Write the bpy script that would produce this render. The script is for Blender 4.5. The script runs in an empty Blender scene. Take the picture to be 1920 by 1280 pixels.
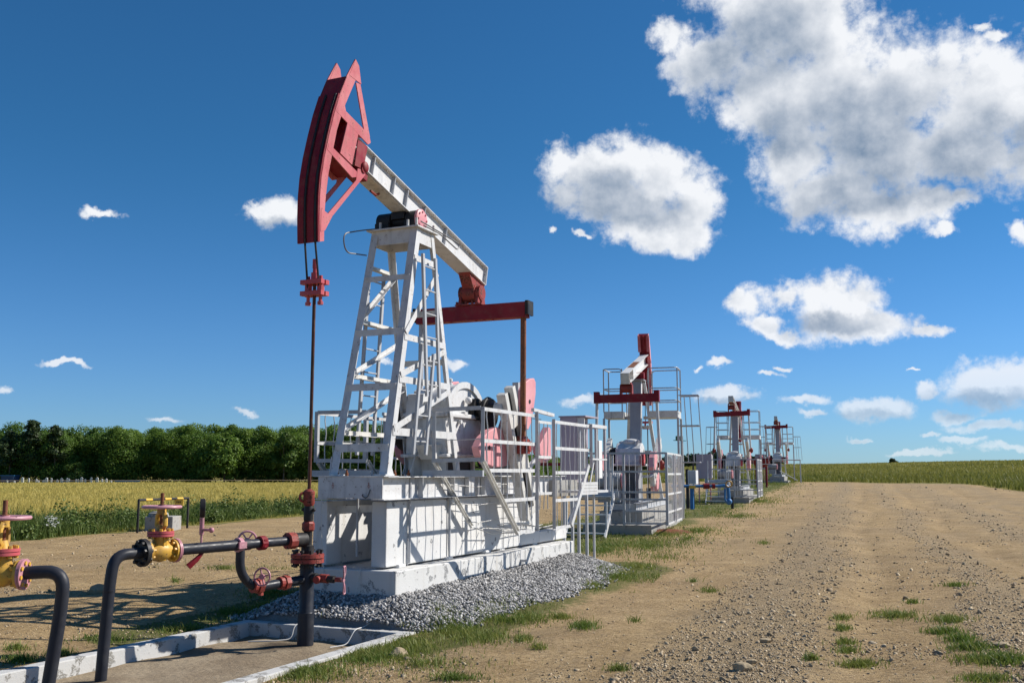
import bpy, bmesh, math, random
import numpy as np
from mathutils import Vector, Matrix
R = math.radians
random.seed(7)
rng = np.random.default_rng(11)
scene = bpy.context.scene
C = scene.collection

# ------------------------------------------------------------------ camera
cam = bpy.data.cameras.new("camera"); cam.lens = 35.0; cam.sensor_width = 36.0
cam.clip_start = 0.05; cam.clip_end = 5000
camo = bpy.data.objects.new("camera", cam); C.objects.link(camo)
camo.location = (0, 0, 1.7); camo.rotation_euler = (R(90 + 7.537), 0, 0)
scene.camera = camo

# ------------------------------------------------------------------ exposure
vs = scene.view_settings
vs.view_transform = 'Standard'; vs.look = 'None'; vs.exposure = 0.42; vs.gamma = 1.0; vs.use_curve_mapping = False

# ------------------------------------------------------------------ sun
SUN_EL, SUN_AZ = R(38.5), R(73.0)          # azimuth from +Y towards +X
sl = bpy.data.lights.new("sun", 'SUN'); sl.energy = 5.0; sl.angle = R(0.53); sl.color = (1.0, 0.95, 0.87)
so = bpy.data.objects.new("sun", sl); C.objects.link(so)
sd = Vector((math.sin(SUN_AZ) * math.cos(SUN_EL), math.cos(SUN_AZ) * math.cos(SUN_EL), math.sin(SUN_EL)))
so.rotation_euler = sd.to_track_quat('Z', 'Y').to_euler(); so.location = sd * 60

# ------------------------------------------------------------------ sky with clouds
W = bpy.data.worlds.new("World"); scene.world = W; W.use_nodes = True
SKY_STRENGTH = 0.05
def build_sky():
    nt = W.node_tree; nt.nodes.clear(); N = nt.nodes.new; Lk = nt.links.new
    def val(sock, v):
        if isinstance(v, (int, float)): sock.default_value = v
        elif isinstance(v, (tuple, list)): sock.default_value = v
        else: Lk(v, sock)
    def m(op, a, b=None, c=None, clamp=False):
        n = N('ShaderNodeMath'); n.operation = op; n.use_clamp = clamp
        val(n.inputs[0], a)
        if b is not None: val(n.inputs[1], b)
        if c is not None: val(n.inputs[2], c)
        return n.outputs[0]
    def v(op, a, b=None, s=None):
        n = N('ShaderNodeVectorMath'); n.operation = op; val(n.inputs[0], a)
        if b is not None: val(n.inputs[1], b)
        if s is not None: val(n.inputs['Scale'], s)
        return n.outputs['Value'] if op == 'LENGTH' else n.outputs['Vector']
    def noise(vec, scale, detail, rough=0.55, col=False):
        n = N('ShaderNodeTexNoise'); Lk(vec, n.inputs['Vector']); n.inputs['Scale'].default_value = scale
        n.inputs['Detail'].default_value = detail; n.inputs['Roughness'].default_value = rough
        return n.outputs['Color'] if col else n.outputs['Fac']
    def sstep(x, a, b):
        n = N('ShaderNodeMapRange'); n.interpolation_type = 'SMOOTHSTEP'; val(n.inputs['Value'], x)
        n.inputs['From Min'].default_value = a; n.inputs['From Max'].default_value = b
        return n.outputs['Result']
    def mixc(f, a, b):
        n = N('ShaderNodeMix'); n.data_type = 'RGBA'; val(n.inputs['Factor'], f); val(n.inputs['A'], a) if False else None
        ia = [i for i in n.inputs if i.identifier == 'A_Color'][0]; ib = [i for i in n.inputs if i.identifier == 'B_Color'][0]
        val(ia, a); val(ib, b)
        return [o for o in n.outputs if o.identifier == 'Result_Color'][0]
    tc = N('ShaderNodeTexCoord').outputs['Generated']
    sp = N('ShaderNodeSeparateXYZ'); Lk(tc, sp.inputs[0])
    az = m('ARCTAN2', sp.outputs[0], sp.outputs[1]); el = m('ARCSINE', sp.outputs[2])
    cb = N('ShaderNodeCombineXYZ'); Lk(az, cb.inputs[0]); Lk(el, cb.inputs[1]); uv = cb.outputs[0]
    w1 = v('SCALE', v('SUBTRACT', noise(uv, 16, 2, .5, True), (.5, .5, .5)), s=.03)
    w2 = v('SCALE', v('SUBTRACT', noise(uv, 70, 4, .6, True), (.5, .5, .5)), s=.018)
    p = v('MULTIPLY', v('ADD', uv, v('ADD', w1, w2)), (1, 1, 0))
    # cloud bodies, as directions (azimuth, elevation) with angular radii
    def aim(px, py):
        u = (px - 960) / 1867; w = (640 - py) / 1867; s_, c_ = math.sin(R(7.537)), math.cos(R(7.537))
        d = Vector((u, c_ - w * s_, s_ + w * c_)).normalized()
        return math.atan2(d.x, d.y), math.asin(d.z)
    def field(blobs, k=.35):
        f = None
        for (px, py, rx, ry) in blobs:
            a, e = aim(px, py)
            d = v('MULTIPLY', v('SUBTRACT', p, (a, e, 0)), (1867 / rx * math.cos(e), 1867 / ry, 0))
            g = m('SUBTRACT', 1.0, v('LENGTH', d))
            f = g if f is None else m('SMOOTH_MAX', f, g, k)
        return f
    BIG = [(1265, 62, 48, 34), (1330, 110, 80, 62), (1430, 50, 120, 95), (1530, 50, 120, 110), (1560, 180, 160, 115), (1430, 185, 110, 85),
           (1700, 165, 140, 105), (1840, 190, 150, 95), (1960, 220, 120, 120), (1640, 290, 160, 90), (1790, 280, 150, 75), (1560, 355, 110, 65),
           (1650, 395, 120, 55), (1500, 290, 85, 62), (1470, -40, 160, 70), (1735, 385, 60, 40)]
    MID = [(1195, 305, 78, 62), (1100, 315, 85, 55), (1060, 305, 46, 32), (1245, 345, 88, 64), (1305, 380, 60, 62), (1150, 365, 115, 52),
           (1220, 415, 110, 50), (1285, 440, 70, 36)]
    THIRD = [(1390, 568, 36, 30), (1430, 602, 42, 22), (1462, 622, 30, 16), (1470, 552, 66, 30), (1560, 558, 80, 50), (1605, 565, 66, 48),
             (1570, 600, 95, 36), (1655, 606, 80, 26), (1735, 612, 60, 14)]
    LOW = [(1640, 768, 85, 28), (1682, 758, 45, 28), (1850, 715, 84, 54), (1900, 705, 70, 50), (1800, 772, 52, 18), (1860, 795, 80, 17),
           (1352, 683, 34, 12), (1360, 746, 76, 22), (1445, 700, 30, 9), (1470, 685, 20, 8), (1510, 752, 56, 15), (1522, 778, 38, 11),
           (1735, 730, 26, 22), (1810, 826, 55, 12), (1740, 812, 26, 9), (1085, 756, 50, 18), (1620, 828, 24, 6), (1720, 850, 60, 9), (1890, 842, 60, 12)]
    SMALL = [(1795, 375, 54, 28), (1765, 435, 38, 18), (1875, 70, 30, 16), (1850, 58, 18, 14), (1905, 440, 30, 36), (1030, 435, 16, 14), (1088, 434, 36, 13),
             (520, 392, 66, 46), (482, 388, 42, 26), (200, 400, 48, 14), (4, 738, 26, 15), (125, 694, 60, 10), (465, 768, 36, 11), (310, 787, 48, 10),
             (850, 682, 38, 20), (720, 682, 30, 14), (1640, 300, 20, 10), (1310, 692, 16, 8), (1710, 692, 14, 6), (960, 757, 26, 5)]
    def billow(vec, scale, detail, rough=.5):
        n = N('ShaderNodeTexVoronoi'); n.voronoi_dimensions = '2D'; n.feature = 'SMOOTH_F1'; Lk(vec, n.inputs['Vector']); n.inputs['Scale'].default_value = scale
        n.inputs['Detail'].default_value = detail; n.inputs['Roughness'].default_value = rough; n.inputs['Lacunarity'].default_value = 2.3; n.inputs['Smoothness'].default_value = .35
        try: n.normalize = True
        except Exception: pass
        return m('SUBTRACT', .5, n.outputs['Distance'])
    LOW = [(a, b, c * .84, d * .80) for a, b, c, d in LOW]; SMALL = [(a, b, c * .80, d * .74) for a, b, c, d in SMALL]
    F = m('SMOOTH_MAX', field(BIG + MID + THIRD + LOW), m('SUBTRACT', field(SMALL), .12), .2)
    w3 = v('ADD', uv, v('SCALE', v('SUBTRACT', noise(uv, 120, 4, .6, True), (.5, .5, .5)), s=.012))
    b1 = billow(w3, 30, 3.0, .55); n1 = noise(uv, 20, 8, .58); n2 = noise(uv, 130, 6, .62)
    tex = m('ADD', m('ADD', m('MULTIPLY', b1, .95), m('MULTIPLY', m('SUBTRACT', n1, .5), 1.55)), m('MULTIPLY', m('SUBTRACT', n2, .5), .38))
    d0 = m('ADD', F, tex)
    alpha = sstep(d0, .09, .72)
    # cloud lying between a point and the sun (up and to the right) shades it
    p0 = p
    p = v('ADD', p0, (.018, .028, 0)); Fa = field(BIG + MID + THIRD + LOW)
    p = p0
    shade = sstep(m('ADD', Fa, m('MULTIPLY', tex, .50)), .0, .70)
    thick = sstep(d0, .30, .95)
    uvL = v('ADD', w3, (.007, .009, 0))
    rel = m('SUBTRACT', b1, billow(uvL, 30, 2.0, .5)); rel2 = m('SUBTRACT', n1, noise(v('ADD', uv, (.012, .016, 0)), 20, 5, .58))
    lit = m('ADD', m('ADD', 1.0, m('MULTIPLY', rel, .34)), m('MULTIPLY', rel2, 1.1))
    GREY = [(1700, 348, 215, 52), (1850, 272, 140, 55), (1560, 388, 105, 34), (1425, 95, 110, 80), (1345, 130, 70, 60), (1620, 240, 140, 80), (1480, 250, 70, 55), (1100, 362, 120, 48), (1195, 392, 100, 34),
            (1570, 602, 110, 20), (1640, 782, 100, 17), (1850, 748, 105, 24), (500, 415, 60, 16), (1360, 758, 80, 9)]
    g = sstep(m('ADD', field(GREY, .35), m('ADD', m('MULTIPLY', m('SUBTRACT', n1, .5), .7), m('MULTIPLY', b1, .25))), -.30, .62)
    lit = m('SUBTRACT', lit, m('MULTIPLY', m('MULTIPLY', shade, thick), .20))
    lit = m('SUBTRACT', lit, m('MULTIPLY', g, .54), clamp=True)
    ccol = mixc(lit, (2.6, 3.9, 5.8, 1), (13.8, 14.1, 14.6, 1))
    sky = N('ShaderNodeTexSky'); sky.sky_type = 'NISHITA'; sky.sun_disc = False
    sky.sun_elevation = SUN_EL; sky.sun_rotation = SUN_AZ
    sky.air_density = 1.0; sky.dust_density = 0.1; sky.ozone_density = 1.6; sky.altitude = 150
    hs = N('ShaderNodeHueSaturation'); hs.inputs['Saturation'].default_value = 1.0; hs.inputs['Value'].default_value = 1.0
    Lk(v('MULTIPLY', sky.outputs[0], mixc(sstep(el, -.02, .34), (.60, 1.02, 1.74, 1), (.32, .92, 1.38, 1))), hs.inputs['Color'])
    # thin veil: clouds low over the horizon fade into the air
    far = sstep(el, 0.0, .16)
    a2 = m('MULTIPLY', alpha, m('MULTIPLY_ADD', far, .50, .48))
    col = mixc(a2, hs.outputs[0], ccol)
    bg = N('ShaderNodeBackground'); Lk(col, bg.inputs[0]); bg.inputs[1].default_value = SKY_STRENGTH
    out = N('ShaderNodeOutputWorld'); Lk(bg.outputs[0], out.inputs[0])
build_sky()
W.cycles.sampling_method = 'MANUAL'; W.cycles.sample_map_resolution = 512

# ------------------------------------------------------------------ mesh helpers
class MB:
    """collects shapes in one frame; done() links them as one mesh object"""
    def __init__(s): s.v = []; s.f = []
    def add(s, vs, fs):
        o = len(s.v); s.v += [tuple(x) for x in vs]; s.f += [tuple(i + o for i in f) for f in fs]; return s
    def box(s, a, b):
        (x0, y0, z0), (x1, y1, z1) = a, b
        x0, x1 = min(x0, x1), max(x0, x1); y0, y1 = min(y0, y1), max(y0, y1); z0, z1 = min(z0, z1), max(z0, z1)
        return s.add([(x0, y0, z0), (x1, y0, z0), (x1, y1, z0), (x0, y1, z0), (x0, y0, z1), (x1, y0, z1), (x1, y1, z1), (x0, y1, z1)],
                     [(0, 3, 2, 1), (4, 5, 6, 7), (0, 1, 5, 4), (1, 2, 6, 5), (2, 3, 7, 6), (3, 0, 4, 7)])
    def prof(s, p, q, poly, up=(0, 0, 1)):
        """extrude a 2D polygon (side, up) from p to q"""
        p, q = Vector(p), Vector(q); d = (q - p).normalized(); u = Vector(up)
        if abs(d.dot(u)) > .98: u = Vector((0, 1, 0)) if abs(d.y) < .9 else Vector((1, 0, 0))
        sd_ = d.cross(u).normalized(); u = sd_.cross(d).normalized(); n = len(poly)
        vs = [p + sd_ * x + u * y for x, y in poly] + [q + sd_ * x + u * y for x, y in poly]
        fs = [tuple(range(n))[::-1][::-1], tuple(range(2 * n - 1, n - 1, -1))]
        fs += [(i, n + i, n + (i + 1) % n, (i + 1) % n) for i in range(n)]
        return s.add(vs, fs)
    def bar(s, p, q, w, h, up=(0, 0, 1)):
        return s.prof(p, q, [(-w / 2, -h / 2), (w / 2, -h / 2), (w / 2, h / 2), (-w / 2, h / 2)], up)
    def ibeam(s, p, q, w, h, tf, tw, up=(0, 0, 1)):
        a, b, c = w / 2, h / 2, tw / 2
        return s.prof(p, q, [(-a, -b), (a, -b), (a, -b + tf), (c, -b + tf), (c, b - tf), (a, b - tf), (a, b), (-a, b), (-a, b - tf), (-c, b - tf), (-c, -b + tf), (-a, -b + tf)], up)
    def angle(s, p, q, w, t=.008, up=(0, 0, 1), fx=1, fy=1):
        return s.prof(p, q, [(fx * x, fy * y) for x, y in [(0, 0), (w, 0), (w, t), (t, t), (t, w), (0, w)]][::(1 if fx * fy > 0 else -1)], up)
    def chan(s, p, q, w, h, t=.01, up=(0, 0, 1), fx=1):
        a = h / 2
        return s.prof(p, q, [(fx * x, y) for x, y in [(0, -a), (w, -a), (w, -a + t), (t, -a + t), (t, a - t), (w, a - t), (w, a), (0, a)]][::fx], up)
    def cyl(s, p, q, r, n=16, r2=None, caps=True):
        r2 = r if r2 is None else r2
        p, q = Vector(p), Vector(q); d = (q - p).normalized(); u = Vector((0, 0, 1)) if abs(d.z) < .9 else Vector((1, 0, 0))
        a = d.cross(u).normalized(); b = d.cross(a).normalized()
        vs = [p + (a * math.cos(t) + b * math.sin(t)) * r for t in [2 * math.pi * i / n for i in range(n)]]
        vs += [q + (a * math.cos(t) + b * math.sin(t)) * r2 for t in [2 * math.pi * i / n for i in range(n)]]
        fs = [(i, (i + 1) % n, n + (i + 1) % n, n + i) for i in range(n)]
        if caps: fs += [tuple(range(n - 1, -1, -1)), tuple(range(n, 2 * n))]
        return s.add(vs, fs)
    def tube(s, pts, r, n=10):
        P = [Vector(x) for x in pts]; k = len(P); rings = []; a = None
        for i in range(k):
            d = (P[min(i + 1, k - 1)] - P[max(i - 1, 0)]).normalized()
            if a is None:
                u = Vector((0, 0, 1)) if abs(d.z) < .9 else Vector((1, 0, 0)); a = d.cross(u).normalized()
            else: a = (a - d * a.dot(d)).normalized()
            b = d.cross(a); rr = r[i] if isinstance(r, (list, tuple)) else r
            rings.append([P[i] + (a * math.cos(2 * math.pi * j / n) + b * math.sin(2 * math.pi * j / n)) * rr for j in range(n)])
        vs = [x for rg in rings for x in rg]
        fs = [(i * n + j, i * n + (j + 1) % n, (i + 1) * n + (j + 1) % n, (i + 1) * n + j) for i in range(k - 1) for j in range(n)]
        fs += [tuple(range(n - 1, -1, -1)), tuple(range((k - 1) * n, k * n))]
        return s.add(vs, fs)
    def lathe(s, base, axis, prof, n=20):
        """prof: (distance along axis, radius)"""
        b = Vector(base); d = Vector(axis).normalized(); u = Vector((0, 0, 1)) if abs(d.z) < .9 else Vector((1, 0, 0))
        a = d.cross(u).normalized(); c = d.cross(a).normalized(); k = len(prof)
        vs = [b + d * h + (a * math.cos(2 * math.pi * j / n) + c * math.sin(2 * math.pi * j / n)) * r for h, r in prof for j in range(n)]
        fs = [(i * n + j, i * n + (j + 1) % n, (i + 1) * n + (j + 1) % n, (i + 1) * n + j) for i in range(k - 1) for j in range(n)]
        fs += [tuple(range(n - 1, -1, -1)), tuple(range((k - 1) * n, k * n))]
        return s.add(vs, fs)
    def torus(s, c, axis, R_, r, n=32, m_=8):
        c = Vector(c); d = Vector(axis).normalized(); u = Vector((0, 0, 1)) if abs(d.z) < .9 else Vector((1, 0, 0))
        a = d.cross(u).normalized(); b = d.cross(a).normalized()
        vs = []
        for i in range(n):
            t = 2 * math.pi * i / n; e = a * math.cos(t) + b * math.sin(t)
            for j in range(m_):
                w = 2 * math.pi * j / m_; vs.append(c + e * (R_ + r * math.cos(w)) + d * (r * math.sin(w)))
        fs = [(i * m_ + j, ((i + 1) % n) * m_ + j, ((i + 1) % n) * m_ + (j + 1) % m_, i * m_ + (j + 1) % m_) for i in range(n) for j in range(m_)]
        return s.add(vs, fs)
    def prism(s, poly, t0, t1, axis=0):
        """polygon in the (y, z) plane (axis 0), extruded in x; axis 2: polygon in (x, y), extruded in z"""
        mk = (lambda a, b, c: (c, a, b)) if axis == 0 else ((lambda a, b, c: (a, c, b)) if axis == 1 else (lambda a, b, c: (a, b, c)))
        n = len(poly); vs = [mk(a, b, t0) for a, b in poly] + [mk(a, b, t1) for a, b in poly]
        fs = [tuple(range(n - 1, -1, -1)), tuple(range(n, 2 * n))] + [(i, (i + 1) % n, n + (i + 1) % n, n + i) for i in range(n)]
        return s.add(vs, fs)
    def sphere(s, c, r, n=12, k=8, sc=(1, 1, 1)):
        c = Vector(c); vs = []
        for i in range(1, k):
            ph = math.pi * i / k
            for j in range(n):
                t = 2 * math.pi * j / n
                vs.append((c.x + r * sc[0] * math.sin(ph) * math.cos(t), c.y + r * sc[1] * math.sin(ph) * math.sin(t), c.z + r * sc[2] * math.cos(ph)))
        o = len(vs); vs += [(c.x, c.y, c.z + r * sc[2]), (c.x, c.y, c.z - r * sc[2])]
        fs = [(i * n + j, (i + 1) * n + j, (i + 1) * n + (j + 1) % n, i * n + (j + 1) % n) for i in range(k - 2) for j in range(n)]
        fs += [(o, j, (j + 1) % n) for j in range(n)] + [(o + 1, (k - 2) * n + (j + 1) % n, (k - 2) * n + j) for j in range(n)]
        return s.add(vs, fs)
    def done(s, name, mat, parent=None, smooth=False, bevel=0.0, base=None):
        me = bpy.data.meshes.new(name)
        b = base if base is not None else (parent.get('_b') if parent is not None and '_b' in parent else (0, 0, 0))
        me.from_pydata([(x - b[0], y - b[1], z - b[2]) for x, y, z in s.v], [], s.f); me.update()
        bm = bmesh.new(); bm.from_mesh(me); bmesh.ops.recalc_face_normals(bm, faces=bm.faces); bm.to_mesh(me); bm.free()
        o = bpy.data.objects.new(name, me); C.objects.link(o); me.materials.append(mat)
        if parent is not None:
            o.parent = parent; o['_b'] = tuple(b)
        if smooth:
            me.polygons.foreach_set('use_smooth', [True] * len(me.polygons))
            try: me.set_sharp_from_angle(angle=R(40))
            except Exception: pass
        if bevel > 0:
            md = o.modifiers.new('edge', 'BEVEL'); md.width = bevel; md.segments = 2; md.limit_method = 'ANGLE'; md.angle_limit = R(40)
        return o
def tag(o, label=None, cat=None, group=None, kind=None):
    if label: o['label'] = label
    if cat: o['category'] = cat
    if group: o['group'] = group
    if kind: o['kind'] = kind
    return o
class Frame:
    def __init__(s, x, y, z, deg): s.o = Vector((x, y, z)); s.r = R(deg); s.M = Matrix.Translation(s.o) @ Matrix.Rotation(s.r, 4, 'Z')
    def w(s, p): return s.M @ Vector(p)
WORLD = Frame(0, 0, 0, 0)
def thing(name, label, cat, fr, base, group=None):
    """an Empty at the thing's base; its parts are given in the frame's coordinates"""
    o = bpy.data.objects.new(name, None); C.objects.link(o); o.empty_display_size = .2
    o.location = fr.w(base); o.rotation_euler = (0, 0, fr.r); o['_b'] = tuple(base)
    return tag(o, label, cat, group)
def solo(mb, name, mat, label, cat, fr, base, group=None, **k):
    o = mb.done(name, mat, None, base=base, **k); o.location = fr.w(base); o.rotation_euler = (0, 0, fr.r)
    return tag(o, label, cat, group)
def np_mesh(name, V, F, mat, attr=None, smooth=False):
    """V (n,3), F (m,3 or 4) arrays to one object; attr = {name: per-vertex float array}"""
    me = bpy.data.meshes.new(name); V = np.ascontiguousarray(V, dtype=np.float32); F = np.ascontiguousarray(F, dtype=np.int32); k = F.shape[1]
    me.vertices.add(len(V)); me.vertices.foreach_set('co', V.ravel())
    me.loops.add(F.size); me.loops.foreach_set('vertex_index', F.ravel())
    me.polygons.add(len(F)); me.polygons.foreach_set('loop_start', np.arange(0, F.size, k, dtype=np.int32))
    if smooth: me.polygons.foreach_set('use_smooth', np.ones(len(F), dtype=bool))
    me.update(calc_edges=True)
    for an, av in (attr or {}).items():
        a = me.attributes.new(an, 'FLOAT', 'POINT'); a.data.foreach_set('value', np.ascontiguousarray(av, dtype=np.float32))
    me.materials.append(mat); o = bpy.data.objects.new(name, me); C.objects.link(o); return o
def arc(cx, cy, r, a0, a1, n):
    return [(cx + r * math.cos(R(a0 + (a1 - a0) * i / n)), cy + r * math.sin(R(a0 + (a1 - a0) * i / n))) for i in range(n + 1)]
def bend(pts, rad, n=7):
    """round the corners of a polyline"""
    P = [Vector(p) for p in pts]; out = [P[0]]
    for i in range(1, len(P) - 1):
        a = (P[i - 1] - P[i]); b = (P[i + 1] - P[i]); r = min(rad, a.length * .49, b.length * .49)
        s0 = P[i] + a.normalized() * r; s1 = P[i] + b.normalized() * r
        for k in range(n + 1):
            t = k / n; out.append(s0 * (1 - t) ** 2 + P[i] * (2 * t * (1 - t)) + s1 * t * t)
    return out + [P[-1]]
# ------------------------------------------------------------------ materials
class G:
    def __init__(s, name):
        s.m = bpy.data.materials.new(name); s.m.use_nodes = True; s.nt = s.m.node_tree
        s.b = s.nt.nodes['Principled BSDF']; s.out = s.nt.nodes['Material Output']
        s.tc = s.nt.nodes.new('ShaderNodeTexCoord').outputs['Object']
    def n(s, t): return s.nt.nodes.new(t)
    def set(s, k, v):
        if isinstance(v, bpy.types.NodeSocket): s.nt.links.new(v, k)
        else: k.default_value = v
    def noise(s, scale, detail=4, rough=.55, stretch=None, off=0, vec=None):
        v = s.tc if vec is None else vec
        if stretch or off:
            mp = s.n('ShaderNodeMapping'); s.nt.links.new(v, mp.inputs[0]); v = mp.outputs[0]
            if stretch: mp.inputs['Scale'].default_value = stretch
            mp.inputs['Location'].default_value = (off, off * .7, off * 1.3)
        t = s.n('ShaderNodeTexNoise'); s.nt.links.new(v, t.inputs['Vector'])
        t.inputs['Scale'].default_value = scale; t.inputs['Detail'].default_value = detail; t.inputs['Roughness'].default_value = rough
        return t.outputs['Fac']
    def step(s, x, a, b, lo=0., hi=1.):
        n = s.n('ShaderNodeMapRange'); n.interpolation_type = 'SMOOTHSTEP'; s.set(n.inputs['Value'], x)
        for k, v in zip(('From Min', 'From Max', 'To Min', 'To Max'), (a, b, lo, hi)): n.inputs[k].default_value = v
        return n.outputs['Result']
    def math(s, op, a, b=None, clamp=False):
        n = s.n('ShaderNodeMath'); n.operation = op; n.use_clamp = clamp; s.set(n.inputs[0], a)
        if b is not None: s.set(n.inputs[1], b)
        return n.outputs[0]
    def mix(s, f, a, b):
        n = s.n('ShaderNodeMix'); n.data_type = 'RGBA'; s.set(n.inputs['Factor'], f)
        def c(v): return v if isinstance(v, bpy.types.NodeSocket) else (tuple(v) + (1,) if len(v) == 3 else v)
        for i in n.inputs:
            if i.identifier == 'A_Color': s.set(i, c(a))
            if i.identifier == 'B_Color': s.set(i, c(b))
        return [o for o in n.outputs if o.identifier == 'Result_Color'][0]
    def attr(s, name):
        a = s.n('ShaderNodeAttribute'); a.attribute_name = name; return a.outputs['Fac']
    def bump(s, h, strength=.3, dist=.01):
        b = s.n('ShaderNodeBump'); b.inputs['Strength'].default_value = strength; b.inputs['Distance'].default_value = dist
        s.set(b.inputs['Height'], h); s.nt.links.new(b.outputs[0], s.b.inputs['Normal'])
    def fin(s, col, rough=.6, metal=0., spec=.5):
        s.set(s.b.inputs['Base Color'], col if isinstance(col, bpy.types.NodeSocket) else tuple(col) + (1,))
        s.set(s.b.inputs['Roughness'], rough); s.b.inputs['Metallic'].default_value = metal
        s.b.inputs['Specular IOR Level'].default_value = spec
        return s.m
def paint(name, col, worn=None, rust=.66, dirt=.12, rough=.45, seed=0, fade=None, rustcol=(.13, .055, .025), spec=.5):
    g = G(name); big = g.noise(1.7, 3, off=seed + 3); mid = g.noise(9, 5, off=seed); fine = g.noise(42, 4, .6, off=seed + 8)
    c = g.mix(g.step(big, .35, .7), col, fade or tuple(min(1, x * 1.06 + .015) for x in col))
    streak = g.noise(7, 4, .6, stretch=(1, 1, .12), off=seed + 5)
    c = g.mix(g.math('MULTIPLY', g.step(streak, .5, .75), dirt * 2.2), c, tuple(x * .55 + .02 for x in col))
    c = g.mix(g.math('MULTIPLY', g.step(mid, .45, .8), dirt), c, (.22, .19, .15))
    m = g.math('MULTIPLY', g.step(fine, rust - .03, rust + .03), g.step(mid, .45, .62))
    c = g.mix(m, c, rustcol)
    if worn: c = g.mix(g.math('MULTIPLY', g.step(g.noise(5, 6, .65, off=seed + 21), .60, .64), g.step(fine, .40, .55)), c, worn)
    g.bump(g.math('ADD', g.math('MULTIPLY', fine, .4), g.math('MULTIPLY', mid, .6)), .18, .006)
    return g.fin(c, g.step(mid, .3, .7, rough - .08, rough + .15), spec=.2 if col[0] > col[1] * 2.5 else (.25 if max(col) < .06 else .4))
M = {}
M['white'] = paint('white_paint', (.58, .58, .58), dirt=.30, rust=.63)
M['whitelow'] = paint('white_paint_grimy', (.58, .57, .54), dirt=.35, rust=.645, seed=4)
M['grey'] = paint('pale_grey_paint', (.40, .41, .43), dirt=.22, seed=9, rust=.64)
M['lilac'] = paint('lilac_grey_paint', (.37, .31, .36), dirt=.10, seed=2, rust=.74)
M['red'] = paint('faded_red_paint', (.44, .065, .078), fade=(.52, .13, .145), dirt=.10, rust=.66, seed=1, rustcol=(.06, .02, .015))
M['pink'] = paint('sun_bleached_pink_paint', (.62, .25, .27), fade=(.70, .34, .355), dirt=.08, rust=.69, seed=6, rustcol=(.25, .06, .05))
M['crimson'] = paint('dark_red_paint', (.20, .010, .018), fade=(.25, .02, .03), dirt=.2, rust=.68, seed=12, rustcol=(.06, .02, .015))  # dark red; on the horse head a darker copy for its shaded front
M['rustred'] = paint('rusty_red_paint', (.27, .042, .032), dirt=.35, rust=.52, seed=5, rustcol=(.05, .02, .012))
M['rust'] = paint('rusty_steel', (.26, .095, .04), fade=(.17, .06, .03), dirt=.4, rust=.55, rough=.75, seed=3, rustcol=(.07, .03, .02))
M['rod'] = paint('dark_oily_rod', (.10, .035, .022), fade=(.05, .03, .022), dirt=.3, rust=.6, rough=.4, seed=14)
M['pipe'] = paint('dark_blue_grey_pipe_paint', (.020, .022, .031), fade=(.028, .030, .038), dirt=.10, rust=.72, rough=.42, seed=17, rustcol=(.10, .06, .04))
M['black'] = paint('black_grimy_steel', (.018, .017, .018), dirt=.12, rust=.66, rough=.5, seed=19)
M['yellow'] = paint('yellow_valve_paint', (.52, .28, .03), fade=(.60, .35, .045), dirt=.45, rust=.62, rough=.5, seed=23, rustcol=(.12, .06, .02))
M['blue'] = paint('blue_pipe_paint', (.025, .15, .36), dirt=.12, seed=25)
M['green'] = paint('green_lamp_paint', (.02, .12, .06), dirt=.05, seed=26)
M['wire'] = G('pale_wire').fin((.55, .54, .52), .5)
M['cable'] = G('grey_steel_cable').fin((.13, .13, .135), .5)
def concrete(name, col, white, seed=0, patch=.60):
    g = G(name); big = g.noise(1.3, 4, off=seed); mid = g.noise(6, 6, .62, off=seed + 2); fine = g.noise(60, 4, .6, off=seed)
    c = g.mix(g.step(big, .3, .7), white, tuple(x * .9 for x in white))
    streak = g.noise(4, 5, .62, stretch=(1, 1, .10), off=seed + 4)
    c = g.mix(g.math('MULTIPLY', g.step(streak, .56, .74), .38), c, (.36, .31, .23))
    p = g.math('MULTIPLY', g.step(mid, patch, patch + .04), g.step(fine, .36, .5))
    c = g.mix(p, c, col)
    c = g.mix(g.math('MULTIPLY', g.step(fine, .62, .72), .35), c, tuple(x * .6 for x in col))
    g.bump(g.math('ADD', fine, g.math('MULTIPLY', mid, 1.6)), .35, .01)
    return g.fin(c, .88, spec=.25)
M['wash'] = concrete('whitewashed_concrete', (.20, .20, .205), (.66, .655, .645), 0, .62)
M['slab'] = concrete('weathered_whitewashed_slab', (.24, .24, .24), (.60, .595, .58), 5, .57)
M['cheek'] = paint('sunlit_bleached_red_paint', (.47, .105, .118), fade=(.57, .18, .195), dirt=.2, rust=.64, seed=1, rustcol=(.07, .025, .02))  # bleached red; the sunlit cheeks' paler pink is put into the colour
M['column'] = paint('shade_darkened_grey_paint', (.30, .31, .34), dirt=.2, seed=29, rust=.68)  # grey with the far towers' shadow put into its colour
M['wheelpink'] = paint('grimy_pink_paint', (.46, .19, .23), fade=(.52, .26, .30), dirt=.45, rust=.60, seed=44, rustcol=(.10, .04, .03))
M['conc'] = concrete('bare_concrete', (.20, .19, .18), (.33, .32, .30), 9, .55)
M['curb'] = concrete('chalky_kerb_concrete', (.22, .21, .19), (.50, .495, .48), 13, .53)
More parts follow.
